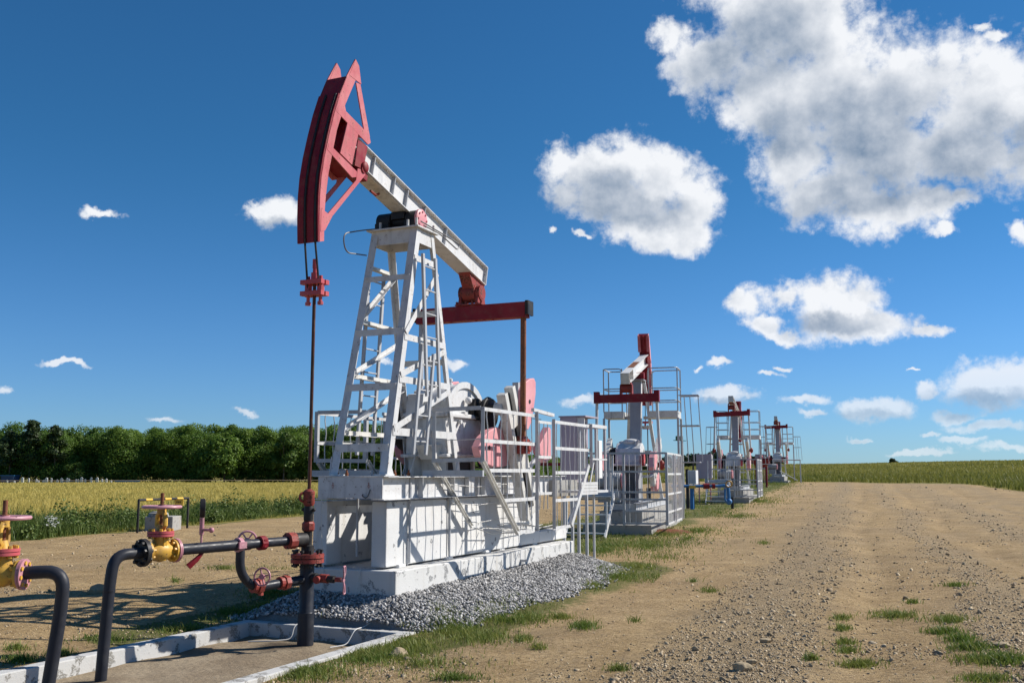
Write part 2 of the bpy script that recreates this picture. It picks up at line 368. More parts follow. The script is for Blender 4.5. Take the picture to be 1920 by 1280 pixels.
def leaf(name, cols, trans=.35, sat_attr=True):
    g = G(name); a = g.attr('tint'); big = g.noise(.06, 2)
    c = g.mix(a, cols[0], cols[1]); 
    if len(cols) > 2: c = g.mix(g.step(big, .4, .6), c, g.mix(a, cols[2], cols[1]))
    g.fin(c, .55, spec=.25)
    t = g.n('ShaderNodeBsdfTranslucent'); g.nt.links.new(c, t.inputs[0])
    mx = g.n('ShaderNodeMixShader'); mx.inputs[0].default_value = trans
    g.nt.links.new(g.b.outputs[0], mx.inputs[1]); g.nt.links.new(t.outputs[0], mx.inputs[2]); g.nt.links.new(mx.outputs[0], g.out.inputs[0])
    return g.m
M['leaf'] = leaf('broadleaf_foliage', [(.070, .14, .02), (.21, .30, .045), (.052, .115, .02)], .42)
M['leafdark'] = leaf('pine_foliage', [(.022, .045, .014), (.060, .085, .026)], .2)
M['leafpale'] = leaf('pale_foliage', [(.07, .13, .02), (.14, .20, .04)])
M['grass'] = leaf('green_grass', [(.085, .15, .02), (.27, .27, .07)], .35)
M['weed'] = leaf('tall_weeds', [(.065, .11, .022), (.17, .21, .05)], .3)
M['grain'] = leaf('ripening_field_grass', [(.18, .195, .04), (.54, .43, .115), (.28, .265, .055)], .3)
M['meadow'] = leaf('olive_meadow_grass', [(.14, .165, .03), (.38, .33, .085), (.17, .18, .035)], .3)
M['bloom'] = leaf('white_flower_heads', [(.6, .6, .55), (.8, .8, .75)], .2)
M['bark'] = paint('tree_bark', (.10, .075, .055), dirt=.4, rough=.9, seed=31)
def stone(name, cols, dust=(.20, .19, .18)):
    g = G(name); a = g.attr('tint'); r = g.n('ShaderNodeValToRGB'); g.nt.links.new(a, r.inputs[0])
    e = r.color_ramp.elements; e[0].position = 0; e[0].color = tuple(cols[0]) + (1,); e[1].position = 1; e[1].color = tuple(cols[-1]) + (1,)
    for i, c in enumerate(cols[1:-1]): q = e.new((i + 1) / (len(cols) - 1)); q.color = tuple(c) + (1,)
    c = g.mix(g.step(g.noise(45, 4), .4, .7), r.outputs[0], dust)
    return g.fin(c, .85, spec=.3)
M['gravel'] = stone('crushed_grey_gravel', [(.055, .055, .055), (.20, .20, .20), (.40, .39, .385), (.68, .66, .64), (.12, .12, .12)])
M['pebble'] = stone('tan_pebbles', [(.16, .12, .075), (.34, .25, .155), (.55, .44, .29), (.26, .21, .15)], (.30, .24, .16))
def rockm():
    g = G('tan_rock'); c = g.mix(g.noise(6, 5), (.26, .20, .12), (.42, .34, .23)); g.bump(g.noise(14, 6), .6, .02); return g.fin(c, .9, spec=.2)
M['rock'] = rockm()
def groundm():
    g = G('dirt_and_field_ground'); gr = g.attr('grass'); fi = g.attr('field'); st = g.attr('stony')
    n0 = g.noise(.35, 4); n1 = g.noise(1.6, 6, .6); n2 = g.noise(11, 6, .65); n3 = g.noise(70, 5, .7)
    c = g.mix(g.step(n1, .35, .68), (.375, .255, .120), (.515, .365, .188))
    c = g.mix(g.step(n0, .42, .66, 0, .5), c, (.27, .185, .095))
    c = g.mix(g.math('MULTIPLY', g.step(n2, .46, .68), .75), c, (.21, .14, .07))
    c = g.mix(g.math('MULTIPLY', g.step(n3, .52, .70), .7), c, (.15, .105, .06))
    c = g.mix(g.math('MULTIPLY', g.step(n3, .32, .45, 1, 0), .55), c, (.55, .44, .30))
    c = g.mix(g.math('MULTIPLY', st, g.step(n2, .3, .6, .25, .75)), c, (.26, .205, .135))
    n4 = g.noise(28, 5, .7, off=4); c = g.mix(g.math('MULTIPLY', g.step(n4, .54, .64), .75), c, (.12, .085, .05)); c = g.mix(g.math('MULTIPLY', g.step(n4, .36, .46, 1, 0), .45), c, (.58, .45, .29))
    gm = g.step(g.math('ADD', gr, g.math('MULTIPLY', g.math('SUBTRACT', n2, .5), .9)), .35, .7)
    c = g.mix(gm, c, g.mix(n3, (.10, .115, .03), (.17, .15, .06)))
    fcol = g.mix(g.step(n0, .35, .65), (.215, .19, .045), (.135, .15, .035))
    fcol = g.mix(g.step(g.noise(.07, 3, stretch=(1, 1, 1)), .4, .62), fcol, (.27, .215, .06))
    c = g.mix(g.step(fi, .3, .7), c, fcol)
    g.bump(g.math('ADD', g.math('MULTIPLY', n2, 1.), g.math('MULTIPLY', n3, .8)), .9, .04)
    return g.fin(c, .95, spec=.12)
M['ground'] = groundm()
def pitm():
    g = G('oil_stained_pit_floor'); n1 = g.noise(1.8, 5, .6); n2 = g.noise(14, 6, .7); n3 = g.noise(80, 3)
    c = g.mix(g.step(n1, .35, .65), (.215, .165, .11), (.30, .24, .165)); c = g.mix(g.math('MULTIPLY', g.step(n2, .5, .7), .5), c, (.16, .13, .10))
    c = g.mix(g.step(g.noise(.9, 4, off=3), .58, .68), c, (.055, .04, .03)); c = g.mix(g.math('MULTIPLY', g.step(n3, .55, .7), .4), c, (.1, .08, .06))
    vd = g.n('ShaderNodeVectorMath'); vd.operation = 'DISTANCE'; g.nt.links.new(g.tc, vd.inputs[0]); vd.inputs[1].default_value = (-.25, -.12, -.3)
    c = g.mix(g.math('MULTIPLY', g.step(g.math('ADD', vd.outputs['Value'], g.math('MULTIPLY', n2, .35)), .28, .62, 1, 0), .8), c, (.035, .024, .018))
    g.bump(n2, .8, .03); return g.fin(c, .95, spec=.15)
M['pit'] = pitm()
M['plastic'] = G('white_enamel_box').fin((.74, .74, .73), .4)
M['dark'] = G('dark_gap').fin((.012, .012, .014), .6)  # near black of belts and covers, also stands in for shade in gaps
M['motor'] = paint('grey_finned_motor_paint', (.30, .31, .33), dirt=.3, seed=33)
M['ochre'] = paint('rust_red_soil', (.16, .05, .022), dirt=.3, rough=.95, seed=35)
M['sign'] = paint('yellow_sign_paint', (.70, .42, .05), dirt=.08, seed=37)
M['azure'] = paint('pale_blue_fence_paint', (.10, .26, .34), dirt=.1, seed=39)
M['navy'] = paint('dark_blue_shed_paint', (.02, .05, .13), dirt=.1, seed=41)
M['marker'] = G('pale_stone').fin((.55, .55, .54), .7)
# ------------------------------------------------------------------ terrain
F1 = Frame(-2.4234, 12.0273, 0, -24.04)
def ss(x, a, b):
    t = np.clip((x - a) / (b - a), 0, 1); return t * t * (3 - 2 * t)
_rg = np.random.default_rng(5); _tab = _rg.random((256, 256))
def vnoise(x, y):
    xi = np.floor(x).astype(int); yi = np.floor(y).astype(int); fx = x - xi; fy = y - yi
    fx = fx * fx * (3 - 2 * fx); fy = fy * fy * (3 - 2 * fy); g = lambda i, j: _tab[i & 255, j & 255]
    return (g(xi, yi) * (1 - fx) + g(xi + 1, yi) * fx) * (1 - fy) + (g(xi, yi + 1) * (1 - fx) + g(xi + 1, yi + 1) * fx) * fy
def fbm(x, y, o=4):
    r = 0; a = .5
    for i in range(o): r = r + a * vnoise(x * 2 ** i + 17 * i, y * 2 ** i + 31 * i); a *= .5
    return r
def loc1(x, y):
    dx, dy = x - F1.o.x, y - F1.o.y; c, s = math.cos(F1.r), math.sin(F1.r)
    return dx * c + dy * s, -dx * s + dy * c
def gbase(x, y):
    x = np.asarray(x, float); y = np.asarray(y, float); d = np.hypot(x, y); a = x / np.maximum(y, .5)
    hr = np.interp(d, [0, 35, 55, 88, 150, 250, 400, 600, 900, 3000], [0, 0, .15, .85, 1.75, 3.1, 5.0, 4.0, 1, 0])
    hr = hr * np.where(d > 120, 1 + .22 * ss(a, .28, .52) * ss(d, 120, 250), 1)
    hl = np.interp(d, [0, 40, 228, 500, 900], [0, 0, -.5, -.4, 0])
    w = ss(a, 0.0, .24) * (y > 0); h = hl * (1 - w) + hr * w
    t, s = loc1(x, y); dp = np.hypot(np.maximum(np.abs(t) - 1.2, 0), np.maximum(s - .4, 0))
    return h - .15 * (1 - ss(dp, .1, 2.2)) * (s < 4)
def gz(x, y):
    x = np.asarray(x, float); y = np.asarray(y, float); d = np.hypot(x, y)
    f = (fbm(x * .5, y * .5, 3) - .44) * .07 + (fbm(x * 2.3, y * 2.3, 3) - .44) * .035
    o = x - .345 * y + 6.97 + (fbm(x * .12, y * .12, 2) - .37) * 1.6; k = (1 - ss(d, 70, 100)) * (y > 0)
    for c_, w_, hh in ((5.8, .9, .035), (7.1, .30, -.045), (8.4, .40, .03), (9.7, .30, -.045), (11.4, .6, .035), (13.2, .35, -.04), (15.5, .6, .03), (3.4, .3, -.03), (1.6, .3, -.025)): f = f + hh * np.exp(-((o - c_) / w_) ** 2) * k * (.5 + .8 * vnoise(x * .7, y * .7))
    return gbase(x, y) + f * (1 - ss(d, 60, 130))
XE = lambda y: np.interp(y, [0, 10, 24.8, 40.7, 65, 105, 200, 420], [-22, -17, -12.8, -8.7, -3, 8, 20, 45])
def field_mask(x, y):
    d = np.hypot(x, y); a = x / np.maximum(y, .5)
    wob = (fbm(x * .25, y * .25, 3) - .44) * 2.5
    left = ss(XE(y) + wob - x, -.3, .5)
    db = np.interp(a, [-.05, .1, .22, .28, .45, .51, .62, 1], [118, 110, 97, 93, 89, 72, 52, 34])
    return np.maximum(left, ss(d - db - wob * 2, -1, 2))
def build_ground():
    r = [1.2]
    while r[-1] < 3000: r.append(r[-1] * (1.0065 if 6 < r[-1] < 120 else 1.03))
    r = np.array(r)
    ang = np.concatenate([np.arange(-180, -40, 5), np.arange(-40, -33, .5), np.arange(-33, 33, .14), np.arange(33, 40, .5), np.arange(40, 180, 5)])
    A, Rr = np.meshgrid(np.radians(ang), r); x = Rr * np.sin(A); y = Rr * np.cos(A)
    z = gz(x, y); t, s = loc1(x, y)
    pit = (1 - ss(np.abs(t), 1.09, 1.18)) * (1 - ss(s, .34, .43)); z = z - .45 * pit
    nr, na = A.shape; idx = np.arange(nr * na).reshape(nr, na); nx = np.roll(idx, -1, 1)
    Fq = np.stack([idx[:-1], nx[:-1], nx[1:], idx[1:]], -1).reshape(-1, 4)[:, ::-1]
    V = np.stack([x, y, z], -1).reshape(-1, 3); V = np.vstack([V, [[0, 0, -.1]]])
    # close the middle with quads of the first ring
    fm = field_mask(x, y)
    d = np.hypot(x, y); off = x - .345 * y + 6.97
    verge = ss(off, -5, -3) * (1 - ss(off, .2, 2.3)) * ss(y, 17, 22) * (1 - ss(y, 96, 104)) * .8
    tt, s_ = loc1(x, y); rim = (1 - ss(np.abs(np.hypot(np.maximum(np.maximum(tt - 1.1, -1.3 - tt), 0), np.maximum(np.maximum(s_ - 7.6, -.3 - s_), 0)) - .75), .25, 1.0)) * .75 * (tt > -2) * (s_ > -3.5)
    gr = np.maximum(verge, rim) + (fbm(x * .45, y * .45) - .47) * .9
    far = ss(fm, .02, .3) * (1 - ss(fm, .6, .95)); gr = np.maximum(gr, far)
    def strip(x0, y0, x1, y1, w):
        L = math.hypot(x1 - x0, y1 - y0); ux, uy = (x1 - x0) / L, (y1 - y0) / L; p = (x - x0) * ux + (y - y0) * uy; q = np.abs((x - x0) * -uy + (y - y0) * ux)
        return (1 - ss(q + (fbm(x * .8, y * .8) - .45) * 1.5, w * .3, w)) * ss(p, -1, 1) * (1 - ss(p, L - 4, L + 4))
    o2 = x - .345 * y + 6.97 + (fbm(x * .12, y * .12, 2) - .37) * 1.6; st = np.zeros_like(x)
    for c_, w_, a_ in ((5.8, .9, 1.), (8.6, .5, .8), (11.4, .8, .8), (14.6, .7, .7), (4.2, .3, .4), (18, 1., .6)): st = np.maximum(st, a_ * np.exp(-((o2 + (fbm(x * .9, y * .9, 3) - .44) * 1.4 - c_) / w_) ** 2))
    for cx, cy, rr_ in ((38, 40, 17), (38, 40, 18.6), (46, 62, 21), (46, 62, 22.5), (30, 20, 13)): st = np.maximum(st, .8 * np.exp(-((np.hypot(x - cx, y - cy) - rr_ + (fbm(x * .6, y * .6, 3) - .44) * .8) / .35) ** 2))
    st = np.maximum(st, strip(-9, 13, -7, 26, .8) * .5)
    st = np.maximum(st, (fbm(x * .35 + 9, y * .35, 4) - .42) * 1.5 * (off > 2)); st = np.clip(st, 0, 1)
    ex = lambda q: np.append(np.clip(q, 0, 1).ravel(), 0)
    o = np_mesh('ground', V, Fq, M['ground'], {'grass': ex(gr), 'field': ex(fm), 'stony': ex(st)}, smooth=True)
    tag(o, kind='structure')
    return o
build_ground()
def under(): # the patch of ground the photographer stands on
    mb = MB(); n = 24; mb.add([(1.21 * math.cos(2 * math.pi * i / n), 1.21 * math.sin(2 * math.pi * i / n), float(gz(0, 1.2)) - .02) for i in range(n)], [tuple(range(n))])
    tag(mb.done('ground_patch', M['ground']), kind='structure')
under()
CP, SP = math.cos(R(7.537)), math.sin(R(7.537))
def px_ground(px, py, it=6):
    """where a sight line through photo position px, py meets the ground (arrays)"""
    u = (px - 960) / 1867; w = (640 - py) / 1867; dx, dy, dz = u, CP - w * SP, SP + w * CP; k = -1.7 / np.minimum(dz, -1e-3)
    for _ in range(it): k = (gz(dx * k, dy * k) - 1.7) / np.minimum(dz, -1e-3)
    return dx * k, dy * k

# ------------------------------------------------------------------ scatter meshes
def blades(x, y, z, h, w, lean=.35, tint=None):
    n = len(x); a = rng.random(n) * 2 * np.pi; b = rng.random(n) * 2 * np.pi; ln = h * lean * (rng.random(n) + .2)
    wx, wy = np.cos(a) * w / 2, np.sin(a) * w / 2; lx, ly = np.cos(b) * ln, np.sin(b) * ln
    o = np.zeros(n); P = []
    for k, (f, ww) in enumerate(((0, 1.), (.55, .8), (1., .12))):
        cx, cy, cz = x + lx * f ** 2, y + ly * f ** 2, z + h * f * (1 - .12 * f)
        P += [np.stack([cx - wx * ww, cy - wy * ww, cz], -1), np.stack([cx + wx * ww, cy + wy * ww, cz], -1)]
    V = np.stack(P, 1).reshape(-1, 3); i = np.arange(n)[:, None] * 6
    Fq = np.concatenate([i + np.array([[0, 1, 3, 2]]), i + np.array([[2, 3, 5, 4]])], 0)
    t = rng.random(n) if tint is None else tint
    return V, Fq, np.repeat(t, 6)
def quads(P, Nrm, size, tint):
    n = len(P); r = rng.normal(size=(n, 3)); a = np.cross(Nrm, r); a /= np.linalg.norm(a, axis=1, keepdims=True) + 1e-9; b = np.cross(Nrm, a)
    s = size[:, None] / 2; k = .55 + .45 * rng.random((n, 1))
    V = np.stack([P - a * s, P - b * s * k, P + a * s, P + b * s * k], 1).reshape(-1, 3)
    return V, np.arange(n * 4).reshape(n, 4), np.repeat(tint, 4)
_ico = None
def stones_np(P, size, flat=.7):
    global _ico
    if _ico is None:
        bm = bmesh.new(); bmesh.ops.create_icosphere(bm, subdivisions=1, radius=1)
        _ico = (np.array([v.co[:] for v in bm.verts]), np.array([[v.index for v in f.verts] for f in bm.faces])); bm.free()
    v0, f0 = _ico; n = len(P); k = len(v0)
    v = v0[None] * (1 + (rng.random((n, k, 1)) - .5) * .75)
    v = v * np.stack([.75 + .6 * rng.random(n), .65 + .5 * rng.random(n), flat * (.6 + .5 * rng.random(n))], -1)[:, None]
    q = rng.normal(size=(n, 4)); q[:, 1:3] *= .6; q /= np.linalg.norm(q, axis=1, keepdims=True); w_, x_, y_, z_ = q.T
    Rm = np.stack([1 - 2 * (y_ * y_ + z_ * z_), 2 * (x_ * y_ - z_ * w_), 2 * (x_ * z_ + y_ * w_), 2 * (x_ * y_ + z_ * w_), 1 - 2 * (x_ * x_ + z_ * z_), 2 * (y_ * z_ - x_ * w_),
                   2 * (x_ * z_ - y_ * w_), 2 * (y_ * z_ + x_ * w_), 1 - 2 * (x_ * x_ + y_ * y_)], -1).reshape(n, 3, 3)
    v = np.einsum('nij,nkj->nki', Rm, v) * size[:, None, None] + P[:, None]
    Fq = (f0[None] + (np.arange(n) * k)[:, None, None]).reshape(-1, 3)
    return v.reshape(-1, 3), Fq, np.repeat(rng.random(n), k)

# ------------------------------------------------------------------ gravel bank round the plinth
def bank(t, s):
    """height of the gravel bank above the ground sheet, in the pumpjack's frame"""
    dt = np.maximum(np.maximum(t - .61, -.80 - t), 0); ds_f = np.maximum(1.015 - s, 0); ds_r = np.maximum(s - 7.4, 0)
    wr = np.interp(s, [0, 1, 2.4, 5, 6.6, 8.4], [.75, .95, 1.25, 1.2, 1.05, .6]); w = np.where(t > 0, wr, .75)
    q = np.sqrt((dt / w) ** 2 + (ds_f / .72) ** 2 + (ds_r / .85) ** 2)
    top = np.interp(s, [0, 1, 4, 7, 9], [.16, .18, .22, .26, .2])
    return top, q
def build_gravel():
    n = 26000; t = rng.uniform(-1.7, 2.1, n * 4); s = rng.uniform(.1, 8.6, n * 4)
    top, q = bank(t, s); inside = (t > -.78) & (t < .59) & (s > 1.05) & (s < 7.38)
    e = fbm(t * 2 + 40, s * 2, 3) - .45
    ok = (~inside) & (q + e * .45 < 1.0 + rng.exponential(.05, len(t))) & ~((s < .5) & (np.abs(t) < 1.25) & (s < .47))
    t, s, q, top = [v[ok][:n] for v in (t, s, q, top)]
    c, si = math.cos(F1.r), math.sin(F1.r); x = F1.o.x + t * c - s * si; y = F1.o.y + t * si + s * c
    g = gz(x, y); f = np.clip(1 - q, 0, 1); z = g + (top - g) * (f ** .85) + (fbm(t * 3, s * 3, 2) - .4) * .06 * (f > 0)
    P = np.stack([x, y, z + rng.random(len(x)) * .02], -1)
    V, Fq, tn = stones_np(P, rng.uniform(.010, .027, len(x)), .85)
    tag(np_mesh('gravel', V, Fq, M['gravel'], {'tint': tn}), 'bank of crushed grey gravel heaped against the foot of the white plinth', 'gravel', kind='stuff')
    # the bed the stones lie on
    gt, gs = np.meshgrid(np.linspace(-1.8, 2.2, 120), np.linspace(-.0, 8.8, 220)); top, q = bank(gt, gs)
    e = fbm(gt * 2 + 40, gs * 2, 3) - .45; f = np.clip(1 - (q + e * .3), 0, 1)
    x = F1.o.x + gt * c - gs * si; y = F1.o.y + gt * si + gs * c; g = gz(x, y)
    z = np.where(f > 0, g + (top - g) * f ** .85 - .012, g - .1); z = np.where((gs < .5) & (np.abs(gt) < 1.2), -.6, z)
    idx = np.arange(gt.size).reshape(gt.shape); Fq = np.stack([idx[:-1, :-1], idx[:-1, 1:], idx[1:, 1:], idx[1:, :-1]], -1).reshape(-1, 4)
    tag(np_mesh('gravel_bed', np.stack([x, y, z], -1).reshape(-1, 3), Fq, M['gravel'], {'tint': np.full(gt.size, .3)}, smooth=True), 'fine grey bed under the crushed gravel bank', 'gravel', kind='stuff')
build_gravel()
def ell(lst, sc=1.0):
    xs, ys = [], []
    for cx, cy, rx, ry, n in lst:
        n = int(n * sc); a = rng.random(n) * 2 * np.pi; r = np.abs(rng.normal(0, .55, n)) + .12 * rng.random(n)
        xs.append(cx + rx * r * np.cos(a)); ys.append(cy + ry * r * np.sin(a))
    return np.concatenate(xs), np.concatenate(ys)
def build_pebbles():
    n = 120000; py = 905 + 400 * rng.random(n) ** .8; px = rng.uniform(-40, 1960, n); x, y = px_ground(px, py)
    t, s = loc1(x, y); off = x - .345 * y + 6.97
    o2 = off + (fbm(x * .12, y * .12, 2) - .37) * 1.6; q = np.minimum(np.abs(o2 - 5.8), np.minimum(np.abs(o2 - 8.6) + .35, np.abs(o2 - 11.4) + .2))
    p = .05 + .75 * np.clip((fbm(x * .6, y * .6, 3) - .42) * 3.5, 0, 1) + 1.2 * (q < .8) * (off > -3)
    ok = (rng.random(n) < p) & (field_mask(x, y) < .3) & ~((np.abs(t) < 1.3) & (s < .5)) & ~((t > -1) & (t < .8) & (s > .5) & (s < 8))
    x, y = x[ok], y[ok]; d = np.hypot(x, y); sz = np.minimum(.0035 + rng.exponential(.0048, len(x)), .042) * (.6 + d / 26)
    V, Fq, tn = stones_np(np.stack([x, y, gz(x, y) + sz * .10], -1), sz, .42)
    tag(np_mesh('loose_stones', V, Fq, M['pebble'], {'tint': tn}), 'loose tan stones strewn across the dirt road', 'gravel', kind='stuff')
build_pebbles()
GRASS = [(560, 1262, 100, 20, 2600), (690, 1228, 95, 20, 3600), (760, 1212, 60, 17, 1700), (850, 1180, 45, 16, 1200), (900, 1195, 75, 16, 1500), (965, 1162, 80, 11, 1200), (1050, 1158, 28, 5, 260),
         (1095, 1175, 30, 8, 420), (1112, 1100, 26, 8, 360), (1160, 1082, 40, 10, 700), (1195, 1062, 36, 9, 600), (1215, 1020, 90, 20, 2600), (1130, 1030, 50, 16, 1300), (1250, 1000, 60, 10, 1000), (1310, 995, 60, 9, 700),
         (1385, 968, 55, 6, 500), (1425, 940, 60, 7, 900), (1455, 922, 50, 6, 900), (1350, 962, 36, 8, 400), (1400, 928, 40, 6, 600), (1680, 1155, 48, 8, 620), (1780, 1163, 45, 7, 500), (1770, 1185, 40, 7, 500), (1800, 1200, 34, 6, 460),
         (1822, 1215, 50, 7, 640), (1868, 1238, 80, 12, 1500), (1580, 1180, 18, 5, 200), (1587, 1206, 24, 5, 260), (1590, 1222, 24, 5, 260), (1612, 1248, 44, 6, 460), (1522, 1236, 17, 4, 130), (1578, 1160, 22, 5, 180),
         (1432, 1018, 15, 4, 120), (1160, 1256, 25, 4, 170), (1792, 1098, 32, 3, 180), (1710, 1130, 20, 3, 90), (1330, 1108, 26, 5, 120), (1010, 1215, 20, 5, 120), (980, 1200, 22, 6, 200), (1300, 1090, 14, 3, 60), (1190, 1165, 16, 4, 60),
         (1290, 1010, 60, 12, 300), (445, 1150, 50, 11, 900), (480, 1142, 46, 14, 900), (350, 1182, 70, 9, 800), (505, 1112, 60, 10, 700), (330, 1090, 15, 5, 80), (40, 1238, 50, 9, 420), (30, 1216, 26, 6, 200), (120, 1228, 40, 8, 260), (420, 1066, 38, 4, 200),
         (800, 1245, 120, 22, 500), (850, 1272, 60, 8, 400), (1850, 1275, 60, 8, 500), (560, 1225, 30, 14, 260), (1240, 1045, 70, 12, 300), (200, 1200, 70, 8, 300)]
def build_grass():
    px, py = ell(GRASS, 1.15); x, y = px_ground(px, py); t, s = loc1(x, y)
    ok = ~((np.abs(t) < 1.27) & (s < .48)) & ~((t > -.85) & (t < .66) & (s > .95) & (s < 7.8)); x, y, t, s = x[ok], y[ok], t[ok], s[ok]
    top, q = bank(t, s); g = gz(x, y); z = g + (top - g) * np.clip(1 - q, 0, 1) ** .85
    d = np.hypot(x, y); h = rng.uniform(.02, .075, len(x)) * (1 + .6 * (rng.random(len(x)) > .93)) * (1 + d / 60); w = .0045 + .00035 * d
    # low ragged growth along the verge of the pumpjack row and the rim of the gravel
    n = 60000; vy = 18 + 75 * rng.random(n) ** 1.6; vx = .345 * vy - 6.97 + rng.normal(-1.2, 1.7, n)
    t2, s2 = rng.uniform(-2.2, 3.4, n), rng.uniform(-4, 9.5, n); c, si = math.cos(F1.r), math.sin(F1.r)
    ax = np.concatenate([vx, F1.o.x + t2 * c - s2 * si]); ay = np.concatenate([vy, F1.o.y + t2 * si + s2 * c]); at_, as_ = loc1(ax, ay); bt_, bq = bank(at_, as_)
    near = (np.arange(2 * n) >= n); rimok = (bq > .72) & (bq < 1.75) & ~((np.abs(at_) < 1.26) & (as_ < .48)) & (np.where(at_ < 0, np.abs(at_) < 2.0, True)) & ~((np.abs(at_) < .85) & (as_ > .9) & (as_ < 7.6))
    pn = np.clip((fbm(ax * .9 + 5, ay * .9, 4) - .43) * 5, 0, 1); ok2 = (rng.random(2 * n) < pn) & np.where(near, rimok, bq > 1.1)
    ax, ay, at_, as_ = ax[ok2], ay[ok2], at_[ok2], as_[ok2]; bt_, bq = bank(at_, as_); g2 = gz(ax, ay); az_ = g2 + (bt_ - g2) * np.clip(1 - bq, 0, 1) ** .85; ad = np.hypot(ax, ay)
    x = np.concatenate([x, ax]); y = np.concatenate([y, ay]); z = np.concatenate([z, az_]); h = np.concatenate([h, rng.gamma(2.2, .017, len(ax)) * (1 + ad / 50)]); w = np.concatenate([w, .004 + .0003 * ad])
    V, Fq, tn = blades(x, y, z - .005, h, w, .8, np.clip(rng.normal(.38, .3, len(x)) + (fbm(x * 1.3, y * 1.3, 3) - .44) * 1.2, 0, 1))
    tag(np_mesh('grass', V, Fq, M['grass'], {'tint': tn}), 'short green grass tufts along the gravel and over the dirt', 'grass', kind='stuff')
build_grass()
def build_fields():
    # ripening grass of the left field
    n = 430000; d = 24 * (235 / 24) ** (rng.random(n) ** .9); a = rng.uniform(-.62, .20, n); x = d * np.sin(a); y = d * np.cos(a)
    fm = field_mask(x, y); ok = fm > .7; x, y, d = x[ok], y[ok], d[ok]
    edge = XE(y) - x; pat = fbm(x * .06, y * .03, 3)
    h = np.clip(rng.normal(.40, .10, len(x)), .1, .8) * (.6 + .6 * pat) * (.25 + .75 * ss(edge, 0, 3.5)); w = .005 + d * .00042
    tint = np.clip(.25 + .75 * ss(edge, 2, 9) * (.45 + 1.15 * pat) + rng.normal(0, .16, len(x)), 0, 1)
    V, Fq, tn = blades(x, y, gz(x, y), h, w, .35, tint)
    tag(np_mesh('field_grass', V, Fq, M['grain'], {'tint': tn}), 'yellow green grass of the open field before the forest', 'grass', kind='stuff')
    # tall green weeds along the near edge of that field
    n = 42000; y = rng.uniform(20, 62, n); e = rng.gamma(1.6, 1.3, n); x = XE(y) - e + (fbm(y * .4, y * 0, 2) - .4) * 1.2
    h = rng.uniform(.12, .75, n) * (1 - .5 * np.exp(-e * 1.2)) * (.25 + 2.0 * np.clip(fbm(x * .55, y * .45, 3) - .18, 0, 1)) * .95; ok = e > .15
    x, y, h = x[ok], y[ok], h[ok]; d = np.hypot(x, y)
    V, Fq, tn = blades(x, y, gz(x, y), h, (.008 + d * .00042), .45, np.clip(rng.normal(.35, .25, len(x)), 0, 1))
    tag(np_mesh('weeds', V, Fq, M['weed'], {'tint': tn}), 'tall dark green weeds along the near edge of the field', 'weeds', kind='stuff')
    # leafy weed mounds standing in that strip
    Ps, Ns, Ss = [], [], []
    for _ in range(110):
        yy = rng.uniform(21, 60); xx = float(XE(yy)) - rng.gamma(1.5, 1.0) - .2; hh = rng.uniform(.25, .95) * (1.3 if rng.random() < .15 else 1); ww = rng.uniform(.3, 1.3); k = int(160 + 260 * hh * ww)
        dv = rng.normal(size=(k, 3)); dv /= np.linalg.norm(dv, axis=1, keepdims=True); dv[:, 2] = np.abs(dv[:, 2]); rr = rng.random((k, 1)) ** .4
        Ps.append(np.array([xx, yy, float(gz(xx, yy))]) + dv * rr * np.array([ww / 2, ww / 2, hh]) * (.7 + .5 * rng.random((k, 1)))); q_ = dv + rng.normal(0, .6, (k, 3)); Ns.append(q_ / np.linalg.norm(q_, axis=1, keepdims=True)); Ss.append(rng.uniform(.04, .11, k))
    P = np.vstack(Ps); V, Fq, tn = quads(P, np.vstack(Ns), np.concatenate(Ss), np.clip(rng.normal(.3, .22, len(P)), 0, 1))
    tag(np_mesh('weed_mounds', V, Fq, M['weed'], {'tint': tn}), 'leafy green weed mounds among the tall weeds at the field edge', 'weeds', kind='stuff')
    # the field beyond the dirt road on the right
    n = 150000; d = 50 * (420 / 50) ** rng.random(n); a = rng.uniform(.02, .60, n); x = d * np.sin(a); y = d * np.cos(a)
    ok = (field_mask(x, y) > .6) & (x > XE(y) + 1); x, y, d = x[ok], y[ok], d[ok]; pat = fbm(x * .05, y * .03, 3)
    h = np.clip(rng.normal(.42, .12, len(x)), .1, .9) * (.6 + .8 * pat)
    V, Fq, tn = blades(x, y, gz(x, y), h, .010 + d * .0007, .4, np.clip(.1 + pat * .9 * ss(d, 90, 160) + rng.normal(0, .15, len(x)), 0, 1))
    tag(np_mesh('meadow_grass', V, Fq, M['meadow'], {'tint': tn}), 'olive green grass of the rising field beyond the road', 'grass', kind='stuff')
    # white flowering weeds near the left valve
    n = 120; px, py = ell([(97, 992, 16, 5, n)]); x, y = px_ground(px, py + 14); P = np.stack([x, y, gz(x, y) + rng.uniform(.3, .55, len(x))], -1)
    nv = np.tile([0, -.3, 1.], (len(x), 1)) + rng.normal(0, .2, (len(x), 3)); nv /= np.linalg.norm(nv, axis=1, keepdims=True)
    V, Fq, tn = quads(P, nv, rng.uniform(.03, .07, len(x)), rng.random(len(x)))
    tag(np_mesh('flowers', V, Fq, M['bloom'], {'tint': tn}), 'white flower heads among the weeds at the field edge', 'flowers', kind='stuff')
build_fields()

